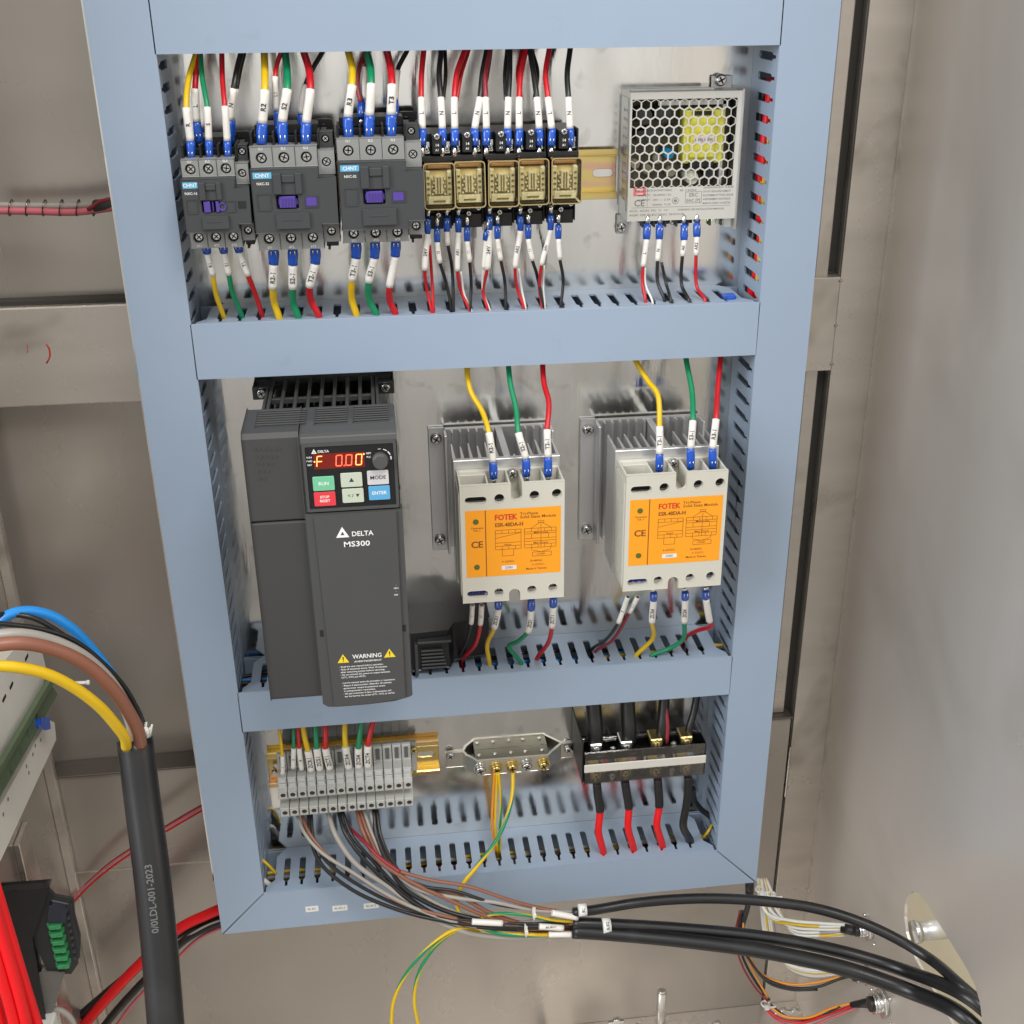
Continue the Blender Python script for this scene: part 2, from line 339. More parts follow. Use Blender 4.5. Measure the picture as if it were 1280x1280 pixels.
# ================================================================== the stainless enclosure round the panel
s1t, s1b, s2t, s2b, s3, zb = -173.0, -211.0, -469.7, -505.2, -672.2, -712.1
XI, XO, D = 200.0, 238.3, 57.0               # duct frame: inner and outer half width, depth to the mounting plate
def struct(o): return tag(o, kind='structure')
struct(obj('back_wall', MB().box(-560, 420, 122, 124, -1032, 420), steel))
m = MB().box(-560, 297, 101, 121.5, -259, -181.5)
struct(obj('cross_rail', m, steel_b, bev=1.2, seg=2))
struct(obj('rail_shade_strip', MB().box(-560, 297, 108, 121.6, -181.3, -178.5).box(-560, 297, 112, 121.6, -262, -259.2), shadem))  # solid dark strips, painting in the flange shade along the rail
m = MB().box(-386, 297, 100, 121.5, -990, -606)
struct(obj('lower_back_panel', m, steel, bev=0.8))
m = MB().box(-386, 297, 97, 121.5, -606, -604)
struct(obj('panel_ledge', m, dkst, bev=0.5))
# right post: outer face, inner lip and the narrow channel beside it
m = MB().box(299.5, 336, 100, 104, -1030, 420).box(299.5, 301.5, 104, 121.5, -1030, 420)
struct(obj('corner_post', m, steel_b, bev=0.8, seg=2))
m = MB().box(280, 291, 106, 121.5, -603.5, 420)
for zz_ in ((-259.5, -181),): m.box(270, 299, 98, 121.4, *zz_)
m
struct(obj('post_channel', m, steel_b, bev=0.8, seg=2))
struct(obj('post_shade_strip', MB().box(291.3, 299.2, 112, 121.6, -603, -260).box(291.3, 299.2, 112, 121.6, -180.5, 420).box(270, 279.5, 116, 121.6, -603, 420), shadem))  # solid dark strips, painting in the shade of the recess beside the post
m = MB()
for z in (-185, -222, -255): m.box(297.2, 300.5, 97, 100, z, z + 2.2)
m.box(298, 300, 98.4, 100, -700, -640)
struct(obj('weld_bead', m, steel, bev=0.6))
# right side wall with an obround cable opening
hole = obround(-157.5, -668, 135, 62, 8)
m = MB().prism([(100, -1030), (100, 420), (-760, 420), (-760, -1030)], 'x', 336, 338.5, holes=[hole])
struct(obj('right_wall', m, steel_w))
struct(obj('wall_seam', MB().box(333.6, 336.2, 97.6, 101.4, -1030, 420), steel_b))
tag(obj('cream_board', MB().prism([(380, -900), (384, -900), (644, -420), (640, -420)], 'y', -620, 300), board, org=(500, -160, -900)), 'cream coloured board seen outside through the oval opening of the steel wall', 'board')
# left side wall and floor
m = MB().prism([(150, -1030), (150, 420), (-165, 420), (-165, -1030)], 'x', -392, -389)
struct(obj('left_wall', m, steel))
struct(obj('left_flange', MB().box(-389, -381, 92, 99, -1000, 420).box(-389, -384, -10, 20, -1000, -590), steel_b, bev=0.6))
struct(obj('cabinet_floor', MB().box(-560, 420, -520, 152, -1034, -1030), steel))
struct(obj('floor_ledge', MB().box(60, 336, 20, 100, -985, -979).box(60, 336, 18, 21, -1000, -979), steel_b, bev=0.6))
# panel joints on the lower wall
struct(obj('panel_joint', MB().box(-386, -240, 99.4, 100.2, -716, -714.6), steel_b))

# mounting plate
pl = obj('mounting_plate', MB().box(-251.6, 240, D, D + 2.5, -702, 300), galv)
tag(pl, 'bright galvanised mounting plate behind the ducts and devices', 'panel')
# red pen marks left on the cross rail
for pts, lab in (([(33, 430), (35, 435), (34, 441)], 'short faint red pen tick on the steel rail'), ([(58, 430), (62, 437), (62, 447), (58, 454)], 'longer curved red pen mark on the steel rail')):
    c = [P(u, v, 101) + Vector((0, -0.15, 0)) for u, v in pts]
    tag(obj('pen_mark', MB().tube(Path(c).p, [0.25 + 0.4 * (len(pts) > 3)] * len(Path(c).p), 5, flat=0.2), inkr), lab, 'mark')

# ================================================================== slotted cable ducts
def slot(u, half, y0=7.5, y1=43.5):          # keyhole slot outline: narrow break-off neck at the front, round end at the back
    h = half; nk = h * 0.42; yn = 14
    return [(u - nk, y0), (u + nk, y0), (u + nk, yn - 1), (u + h, yn + 1.5), (u + h, y1 - 1.6), (u + h - 1.2, y1), (u - h + 1.2, y1), (u - h, y1 - 1.6), (u - h, yn + 1.5), (u - nk, yn - 1)]
T = 1.5
def hwall(z, x0, x1, ph, cut=6):             # horizontal slotted wall lying at level z (thickness T, towards the duct inside)
    hs = []; k = 0
    while True:
        u = ph + 13.3 * k; k += 1
        if u > x1 - 9: break
        if u > x0 + 9: hs.append(slot(u, 2.7))
    out = [(x0 - cut, 0.6), (x1 + cut, 0.6), (x1 + cut, 8), (x1, 16), (x1, 46), (x1 - 8, D - .2), (x0 + 8, D - .2), (x0, 46), (x0, 16), (x0 - cut, 8)]
    return MB().prism(out, 'z', z[0], z[1], holes=hs)
def vwall(x, z0, z1, ph):
    hs = []; k = 0
    while True:
        u = ph - 13.6 * k; k += 1
        if u < z0 + 7: break
        if u < z1 - 7: hs.append([(b, a) for a, b in slot(u, 2.7)])
    return MB().prism([(0.6, z0), (0.6, z1), (D - .2, z1), (D - .2, z0)], 'x', x[0], x[1], holes=hs)
def cover(poly, parent, y=0.0):
    m = MB().prism(poly, 'y', y, y + 1.4)
    return obj('cover', m, duct, parent, bev=0.7, seg=2)
def duct_thing(label, loc): return empty('cable_duct', loc, label, 'cable duct', 'light blue slotted cable ducts of the panel frame')
g = 0.35
zt = 300
L_ = duct_thing('light blue slotted duct running up the left side of the panel', (-219, 28, zb))
cover([(-XO, zt), (-XO, zb), (-XI - g, s3 + .2), (-XI - g, zt)][::-1], L_)
obj('cover_lip', MB().box(-XI - 1.6 - g, -XI - g, 1.4, 6.5, s3, zt), duct, L_)
obj('slotted_wall', vwall((-XI - T - .3, -XI - .3), s3 - 20, zt, -8.7), duct, L_)
obj('slotted_wall', vwall((-XO + .3, -XO + .3 + T), zb + 4, zt, -2), duct, L_)
obj('base', MB().box(-XO + 2, -XI - 2, D - 1.8, D - .6, s3, zt), duct, L_)
R_ = duct_thing('light blue slotted duct running up the right side of the panel', (219, 28, zb))
cover([(XO, zt), (XO, zb), (XI + g, s3 + .2), (XI + g, zt)], R_)
obj('cover_lip', MB().box(XI + g, XI + 1.6 + g, 1.4, 6.5, s3, zt), duct, R_)
obj('slotted_wall', vwall((XI + .3, XI + T + .3), s3 - 20, zt, -8.7), duct, R_)
obj('slotted_wall', vwall((XO - .3 - T, XO - .3), zb + 4, zt, -2), duct, R_)
obj('base', MB().box(XI + 2, XO - 2, D - 1.8, D - .6, s3, zt), duct, R_)
B_ = duct_thing('light blue slotted duct along the bottom of the panel with white stickers', (0, 28, zb))
cover([(-XO + .6, zb), (XO - .6, zb), (XI - .3, s3 - .3), (-XI + .3, s3 - .3)], B_)
obj('cover_lip', MB().box(-XI + 6, XI - 6, 1.4, 6.5, s3 - 1.4, s3 + .1), duct, B_)
obj('slotted_wall', hwall((s3 - T, s3), -XI + 9, XI - 9, -181.2, 7), duct, B_)
obj('slotted_wall', hwall((zb + .3, zb + .3 + T), -XO + 9, XO - 9, -214.5), duct, B_)
obj('base', MB().box(-XO + 2, XO - 2, D - 1.8, D - .6, zb + 2, s3 - 2), duct, B_)
T_ = duct_thing('light blue slotted duct across the top of the panel', (0, 28, 0))
cover([(-XI + .3, 0), (XI - .3, 0), (XI - .3, 39), (-XI + .3, 39)], T_)
obj('slotted_wall', hwall((0.2, 0.2 + T), -XI + 6, XI - 6, -178), duct, T_)
obj('slotted_wall', hwall((37, 38.5), -XI + 6, XI - 6, -178), duct, T_)
for lab, a, b in (('light blue duct shelf under the contactors and relays', s1t, s1b), ('light blue duct shelf under the drive and solid state relays', s2t, s2b)):
    o = duct_thing(lab, (0, 28, b))
    cover([(-XI + .3, b + .3), (XI - .8, b - .2), (XI - .5, a - .3), (-XI + .5, a)], o)
    obj('cover_lip', MB().box(-XI + 8, XI - 8, 1.4, 6.5, a - 1.3, a + .1), duct, o)
    obj('slotted_wall', hwall((a - T, a), -XI + 9, XI - 9, -181.2), duct, o)
    obj('slotted_wall', hwall((b, b + T), -XI + 9, XI - 9, -174.5), duct, o)
    obj('base', MB().box(-XI, XI, D - 1.8, D - .6, b + 2, a - 2), duct, o)
# stickers on the bottom duct
for (u, v), s, lab in (((390, 1136), 'BL.BC', 'small white sticker on the bottom duct, leftmost of three'), ((425, 1135), 'BL.BC.1', 'small white sticker on the bottom duct, middle of three'), ((464, 1132), 'BL.BC2', 'small white sticker on the bottom duct, rightmost and partly behind the wires')):
    p = P(u, v, 0); wd = 13 if len(s) > 5 else 11
    o = obj('sticker', MB().box(p.x - wd / 2, p.x + wd / 2, -0.25, -0.02, p.z - 3, p.z + 3), paper); tag(o, lab, 'sticker', 'white stickers on the bottom duct')
    obj('lettering', put_text(MB(), s, p.x, -0.3, p.z, 2.1), inkg, o)
# wires lying inside the ducts, seen through the slots
def bundle(a, b, cols, label, spread, seed, rr=(1.6, 1.9, 2.3)):
    random.seed(seed); a = Vector(a); b = Vector(b); ax = (b - a).normalized(); up = Vector((0, 0, 1)) if abs(ax.z) < .5 else Vector((1, 0, 0))
    root = empty('wire_bundle', (a + b) / 2, label, 'wire bundle', 'wire bundles lying inside the ducts')
    for c in cols:
        oy, oz = random.uniform(-1, 1) * spread[0], random.uniform(-1, 1) * spread[1]; pts = []
        for i in range(9):
            q = a.lerp(b, i / 8); q.y += oy + random.uniform(-4, 4); q += up * (oz + random.uniform(-3, 3)); pts.append(q)
        obj('strand', MB().tube(Path(pts, 12).p, random.choice(rr), 8), WC[c], root)
bundle((-225, 28, -192), (225, 28, -192), ['black', 'red', 'black', 'dark red', 'yellow', 'black', 'green', 'blue', 'black', 'black', 'black', 'black', 'black', 'black'], 'mixed wires lying inside the duct under the contactors', (16, 10), 1)
bundle((-225, 28, -489), (120, 28, -489), ['black', 'dark red', 'black', 'blue', 'black', 'yellow', 'black', 'black', 'black', 'black', 'black', 'black', 'green', 'black'], 'mixed dark wires lying inside the left part of the middle duct', (16, 9), 2)
bundle((90, 26, -486), (225, 26, -484), ['yellow', 'orange', 'black', 'yellow', 'black', 'orange', 'black'], 'yellow and black wires lying inside the right end of the middle duct', (14, 7), 3)
bundle((-225, 28, -694), (225, 28, -694), ['dark red', 'black', 'dark red', 'black', 'yellow', 'black', 'blue', 'black', 'red', 'black', 'black', 'black', 'black', 'black', 'grey', 'black', 'black', 'dark red', 'black'], 'mixed wires lying inside the bottom duct', (15, 9), 4)
bundle((-212, 27, -690), (-212, 27, 60), ['black', 'dark red', 'black', 'black', 'green', 'black', 'red', 'black', 'black', 'dark red', 'black', 'black'], 'mixed wires lying inside the left duct', (15, 7), 5, (2.2, 2.8, 3.4))
bundle((212, 27, -205), (212, 30, -25), ['red', 'red', 'yellow', 'bright red', 'red', 'black', 'red', 'yellow', 'bright red', 'black', 'red', 'black'], 'red and yellow wires lying inside the upper right duct', (13, 6), 6, (2.6, 3.4, 4.2))
bundle((212, 27, -690), (212, 27, -205), ['black', 'black', 'grey', 'black', 'dark red', 'black', 'black', 'black', 'black', 'black'], 'dark wires lying inside the lower right duct', (14, 7), 8, (2.2, 2.8, 3.4))
random.seed(11)

# ================================================================== DIN rails
def din(x0, x1, zc, label):
    y = D; t = 1.0; r = empty('din_rail', ((x0 + x1) / 2, y, zc), label, 'rail')
    hl = [obround(x, zc, 15, 5.5) for x in [x0 + 12 + 25 * i for i in range(int((x1 - x0 - 15) / 25) + 1)]]
    m = MB().prism([(x0, zc - 13.4), (x1, zc - 13.4), (x1, zc + 13.4), (x0, zc + 13.4)], 'y', y - t, y, holes=hl)
    m.box(x0, x1, y - 7.5, y - t, zc + 12.4, zc + 13.4).box(x0, x1, y - 7.5, y - t, zc - 13.4, zc - 12.4)
    m.box(x0, x1, y - 7.5, y - 6.5, zc + 13.4, zc + 17.5).box(x0, x1, y - 7.5, y - 6.5, zc - 17.5, zc - 13.4)
    obj('rail_strip', m, railm, r, bev=0.25); return r
r = din(-193, 103.5, -88, 'long yellow passivated rail carrying the contactors and relays')
din(-191, -42.5, -582, 'short yellow passivated rail carrying the grey terminal blocks')

# ================================================================== contactors
def contactor(x0, x1, zt, zd, ze, zbm, label, yf=-26, small=False, nums=('CHNT', 'NXC-25')):
    w_ = x1 - x0; r = empty('contactor', ((x0 + x1) / 2, 10, zbm), label, 'contactor', 'three contactors on the upper rail')
    cw = w_ * 0.8 / 3; xr = x0 + w_ * 0.8
    b = MB().box(x0 + 1, x1 - .5, 8, 49, zbm + 1, zt + 4).box(x0 + 3, x1 - 2, -6, 8, zbm + 4, zt - 4)
    b.box(x0 + 2, x1 - 10, 14, 40, zt + 4, zt + 10)
    for i in range(4): b.box(x0 + 1 + cw * i - .7, x0 + 1 + cw * i + .7, -8, 14, zt - 3, zt + 8)
    obj('base', b, blk, r, bev=0.5)
    obj('mounting_tab', MB().prism(rrect(x1 - 13, x1 - 1, zt - 2, zt + 10.5, 2), 'y', 36, 40, holes=[circle(x1 - 7, zt + 5.5, 2.1, 10)]), blk, r, bev=0.4)
    obj('mounting_tab', MB().prism(rrect(x0 + 1, x0 + 11, zbm - 7, zbm + 3, 2), 'y', 36, 40), blk, r, bev=0.4)
    for k, (za, zb_) in enumerate(((zt, zd + .2), (ze - .2, zbm))):
        for i in range(3):
            xa = x0 + cw * i; zc = (za + zb_) / 2 + (-1 if k == 0 else 1) * 0.8
            m = MB().prism([(xa + .15, zb_), (xa + cw - .15, zb_), (xa + cw - .15, za), (xa + .15, za)], 'y', -15, 4, holes=[circle(xa + cw / 2, zc, min(3.5, cw * .3), 14)])
            obj('terminal_cover', m, midg, r, bev=0.35)
            screw('terminal_screw', r, (xa + cw / 2, -12.6, zc), min(3.1, cw * .26), chrome, 2.5, ang=random.uniform(0, 1.5))
            num = (('1L1', '3L2', '5L3'), ('2T1', '4T2', '6T3'))[k][i]
            obj('number_print', put_text(MB(), num, xa + cw / 2, -15.1, (za - 1.3 if k == 0 else zb_ + 1.4), 1.5), inkw, r)
    # coil terminals on the right, top and bottom
    for za, zb_ in ((zt - 3, zd - 5), (ze + 4.5, zbm + 4)):
        m = MB().prism([(xr + .2, zb_), (x1, zb_), (x1, za), (xr + .2, za)], 'y', -14, 6, holes=[circle((xr + x1) / 2, (za + zb_) / 2, min(3, w_ * .065), 12)])
        obj('coil_terminal', m, midg, r, bev=0.35)
        screw('terminal_screw', r, ((xr + x1) / 2, -11.8, (za + zb_) / 2), min(2.7, w_ * .055), chrome, 2.2, ang=random.uniform(0, 1.5))
    m = MB().prism([(xr + .4, zt - 2.6), (x1 - .5, zt - 2.6), (x1 - .5, zt + 6.5), (xr + .4, zt + 6.5)], 'y', -2, 12, holes=[circle((xr + x1) / 2, zt + 2.4, 2.6, 12)])
    obj('coil_terminal', m, dark, r, bev=0.35); screw('terminal_screw', r, ((xr + x1) / 2, 0, zt + 2.4), 2.3, chrome, 2, ang=.7)
    obj('clamp', MB().box(xr + 1.2, x1 - 1.4, -6, 8, zbm - .5, zbm + 3.8).box(xr + 2.2, xr + 3.8, -8, 2, zbm - 2.6, zbm), blk, r, bev=.3)
    # dark front cover, notched round the coil terminals
    zh = ze - zd
    f = [(x0 + .1, ze), (xr, ze), (xr, ze + 4.7), (x1, ze + 4.7), (x1, zd - 5.2), (xr, zd - 5.2), (xr, zd), (x0 + .1, zd)]
    xc = x0 + w_ * .46; ya = yf
    wx0, wx1 = x0 + w_ * .28, x0 + w_ * .54; wz0, wz1 = zd + zh * .62, zd + zh * .40
    win = [(wx0, wz0), (wx1, wz0), (wx1, wz1), (wx0, wz1)]
    obj('front_cover', MB().prism(f, 'y', ya, 6, holes=[win]), dark, r, bev=0.5)
    obj('window_recess', MB().box(wx0, wx1, ya + 5, ya + 6, wz0, wz1), holed, r)
    # raised mouldings
    m = MB().box(xc - w_ * .2, xc - w_ * .1, ya - 2.2, ya - .1, zd + zh * .38, zd + zh * .05).box(xc + w_ * .06, xc + w_ * .14, ya - 2.2, ya - .1, zd + zh * .38, zd + zh * .05)
    m.box(xc - w_ * .1, xc + w_ * .06, ya - 1.2, ya - .1, zd + zh * .2, zd + zh * .08)
    obj('accessory_guide', m, dark2, r, bev=.4)
    obj('raised_panel', MB().box(xc - w_ * .2, xc + w_ * .2, ya - 1.8, ya - .1, zd + zh * .93, zd + zh * .68).box(xc - w_ * .12, xc + w_ * .1, ya - 2.1, ya - 1.9, zd + zh * .80, zd + zh * .78), dark, r, bev=.6)
    m = MB().prism(rrect(x0 + w_ * .05, x0 + w_ * .22, zd + zh * .64, zd + zh * .36, .6), 'y', ya - .5, ya - .05, holes=[rrect(x0 + w_ * .062, x0 + w_ * .208, zd + zh * .62, zd + zh * .38, .4)])
    obj('marker_frame', m, dark2, r)
    a0, a1 = wx0 + 1.2, wx1 - 1.2; zc = (wz0 + wz1) / 2
    if small:
        m = MB().box(a0, a0 + 4, ya - 1, ya + 4, zc - 3.4, zc + 3.4).box(a0 + 5.2, a0 + 5.9, ya, ya + 4, zc - 3, zc + 3).box(a0 + 7.5, a1 + 1, ya - 1, ya + 4, zc - 3.4, zc + 3.4)
        m.prism(circle(a1 + 3, zc, 2.6, 14), 'y', ya - .8, ya - .1, holes=[circle(a1 + 3, zc, 1.6, 14)])
    else:
        m = MB().box(a0 + .6, a1 - .4, ya - .2, ya + 4, zc - 3.6, zc + 3.6).box(a0, a0 + 1.6, ya + 1, ya + 4, zc - 2, zc + 2).box(a1 - .4, a1 + .8, ya + 1, ya + 4, zc - 2, zc + 2)
        for i in range(5): m.box(a0 + 2.2 + i * 1.9, a0 + 2.9 + i * 1.9, ya - .8, ya - .2, zc - 2.6, zc + 2.6)
    obj('actuator', m, purple, r, bev=.35)
    if not small:
        obj('indicator', MB().box(x0 + w_ * .63, x0 + w_ * .76, ya - .4, ya - .05, zc - 2.8, zc + 2.8), purple, r, bev=.3)
    else: obj('indicator', MB().box(x0 + w_ * .82, x0 + w_ * .94, ya - .3, ya - .05, zc - 1.6, zc + 3), holed, r)
    obj('indicator_frame', MB().prism(rrect(x0 + w_ * .61, x0 + w_ * .78, zc - 3.8, zc + 3.8, .5), 'y', ya - .55, ya - .05, holes=[rrect(x0 + w_ * .625, x0 + w_ * .765, zc - 3, zc + 3, .3)]), dark2, r)
    lw = w_ * .22
    lb = obj('name_label', MB().box(x0 + w_ * .03, x0 + w_ * .03 + lw, ya - .2, ya - .04, zd - 5.2, zd - 1.4), cyanl, r)
    obj('lettering', put_text(MB(), nums[0], x0 + w_ * .03 + lw / 2, ya - .27, zd - 3.4, 2.3), inkw, lb)
    obj('model_print', put_text(MB(), nums[1], x0 + w_ * .14, ya - .15, zd - 8.4, 1.6), inkw, r)
    return r
def pz(u, v, Y=-15): return P(u, v, Y)
a = pz(225, 200); b_ = pz(312, 310)
contactor(a.x, pz(309, 200).x, a.z, pz(225, 222).z, pz(250, 287).z, pz(260, 310).z, 'dark grey contactor with two part purple slider, leftmost and smallest of the three', small=True, nums=('CHNT', 'NXC-16'))
a = pz(311, 184)
contactor(a.x, pz(417, 184).x, a.z, pz(312, 210).z, pz(322, 288).z, pz(324, 313).z, 'dark grey contactor between the other two, set lower than its right neighbour', nums=('CHNT', 'NXC-32'))
a = pz(420, 174)
contactor(a.x, pz(526, 172).x, a.z, pz(421, 201).z, pz(427, 284).z, pz(428, 304).z, 'dark grey contactor beside the amber relays, highest of the three', nums=('CHNT', 'NXC-32'))

# ================================================================== plug-in relays in black sockets
def relay():
    yb = 0; c = P(549, 232, -16); w_ = 20.2; x0 = c.x - w_ / 2; x1 = c.x + w_ / 2
    zt_ = P(549, 204, -16).z; zl = P(549, 262, -16).z
    r = empty('plug_in_relay', (c.x, 20, zl), 'x', 'relay', 'five amber relays plugged into black sockets')
    zu = P(549, 166, 2).z; zd_ = P(549, 290, 8).z
    m = MB().box(x0 - .2, x1 + .2, 14, 49, zd_ + 4, zu - 2).box(x0, x1, 6, 14, zl - 1, zt_ + 1)
    m.box(x0 - .2, x0 + .9, 0, 14, zt_ + 1, zu).box(x1 - .9, x1 + .2, 0, 14, zt_ + 1, zu).box(c.x - 3.2, c.x + 3.2, -3, 14, zt_ + 4, zu - 1).box(x0 - .2, x1 + .2, -2, 14, zt_ - 1.2, zt_ + 2.4)
    m.box(x0, x0 + .9, 8, 14, zd_ + 6, zl).box(x1 - .9, x1, 6, 14, zd_ + 4, zl).box(c.x - 1, c.x + 1, 6, 14, zd_ + 6, zl).box(x0 + 1, x1 - 1, 8, 14, zd_ + 2, zl - 8)
    obj('socket', m, blk, r, bev=.4)
    for dx in (-6.7, 6.7):
        obj('clamp_plate', MB().box(c.x + dx - 2.3, c.x + dx + 2.3, 3, 5, zt_ + 3.4, zt_ + 11), chrome, r, bev=.3)
        screw('terminal_screw', r, (c.x + dx, 0.8, zt_ + 6.5), 2.1, chrome, 2, ang=random.uniform(0, 1.5))
        screw('terminal_screw', r, (c.x + dx, 4, zl - 3.6), 2.1, chrome, 2, ang=random.uniform(0, 1.5))
    screw('terminal_screw', r, (c.x, -4.2, zt_ + 15), 2.2, chrome, 1.2, ang=.3)
    screw('terminal_screw', r, (c.x, 5, zl - 7.5), 2.0, chrome, 2, ang=.3)
    obj('socket_print', put_text(put_text(MB(), '14', c.x, -3.15, zt_ + 9.5, 1.8), 'A1', c.x, -3.15, zt_ + 6.5, 1.5), inkw, r)
    # works inside the cover
    cr_ = mat('relay_bobbin', (0.86, 0.86, 0.62), 0.35, var=.5, vs=700, bump=.3, bs=900); cop = mat('relay_contact', (0.74, 0.62, 0.38), 0.4, 0.2, var=.4, vs=200)
    obj('armature', MB().box(x0 + 1.3, x1 - 1.3, -3, 6, zt_ - 5.6, zt_ - 1.3).box(x0 + 3, x1 - 3, -7, -3, zt_ - 4.6, zt_ - 2.6), mat('relay_brown', (.30, .17, .08), .35, var=.3, vs=300), r, bev=.4)
    w1 = MB().box(x0 + 1.1, x1 - 1.1, -4, 6, zl + 1.2, zt_ - 6)
    obj('mechanism', w1, cop, r, bev=.5)
    w2 = MB().box(c.x - 2.8, c.x + 2.8, -9.5, -4, zl + 9, zt_ - 9).box(x0 + 2.6, x1 - 2.6, -10.5, -4, zl + 2.4, zl + 7.5).box(x0 + 1.6, x0 + 4.6, -9, -4, zl + 4, zt_ - 6).box(x1 - 4.6, x1 - 1.6, -9, -4, zl + 4, zt_ - 6)
    for i in range(5): w2.box(x0 + 5.2 + (i % 2), x0 + 6.6 + (i % 2), -9, -4, zl + 8 + i * 2.4, zl + 9.4 + i * 2.4).box(x1 - 6.8 - (i % 2), x1 - 5.4 - (i % 2), -9, -4, zl + 8 + i * 2.4, zl + 9.4 + i * 2.4)
    obj('bobbin', w2, cr_, r, bev=.4)
    w3 = MB().box(c.x - 1.2, c.x - .4, -10, -9, zl + 9.5, zt_ - 10).box(c.x + .5, c.x + 1.3, -10, -9, zl + 9.5, zt_ - 10).box(c.x - 4, c.x + 4, -11, -10.2, zl + 4, zl + 5)
    for i in range(4): w3.box(x0 + 2.4, x0 + 4, -9.7, -8.6, zl + 8 + 3.6 * i, zl + 9.2 + 3.6 * i).box(x1 - 4, x1 - 2.4, -9.7, -8.6, zl + 8 + 3.6 * i, zl + 9.2 + 3.6 * i)
    obj('contact', w3, mat('relay_dark', (.20, .15, .06), .5), r)
    w4 = MB().prism(rrect(x0, x1, zl, zt_, 2.2), 'y', -16, -15.2)
    w4.box(x0, x0 + .8, -15.2, 7, zl + 1.5, zt_ - 1.5).box(x1 - .8, x1, -15.2, 7, zl + 1.5, zt_ - 1.5).box(x0 + 1.5, x1 - 1.5, -15.2, 7, zt_ - .8, zt_).box(x0 + 1.5, x1 - 1.5, -15.2, 7, zl, zl + .8)
    obj('cover', w4, amber, r, bev=.3)
    rim = MB().prism(rrect(x0 - .15, x1 + .15, zl - .15, zt_ + .15, 2.3), 'y', -16.2, -14.8, holes=[rrect(x0 + .5, x1 - .5, zl + .5, zt_ - .5, 1.9)])
    obj('cover_rim', rim, mat('amber_edge', (.36, .28, .13), .2, var=.1), r)
    return r
r0 = relay(); rl = [r0] + [copy_tree(r0, (P(549 + 39.6 * i, 232, -16).x - P(549, 232, -16).x, 0, 0.35 * i)) for i in range(1, 5)]
for o, a_ in zip(rl, (.004, -.008, .012, -.003, .009)): o.rotation_euler = (a_ * .6, a_ * .8, a_ * 1.5)
for o, lab in zip(rl, ('amber relay touching the rightmost contactor, first of five', 'second amber relay from the contactors', 'middle one of the five amber relays', 'fourth amber relay from the contactors', 'amber relay at the end beside the bare yellow rail, last of five')): o['label'] = lab

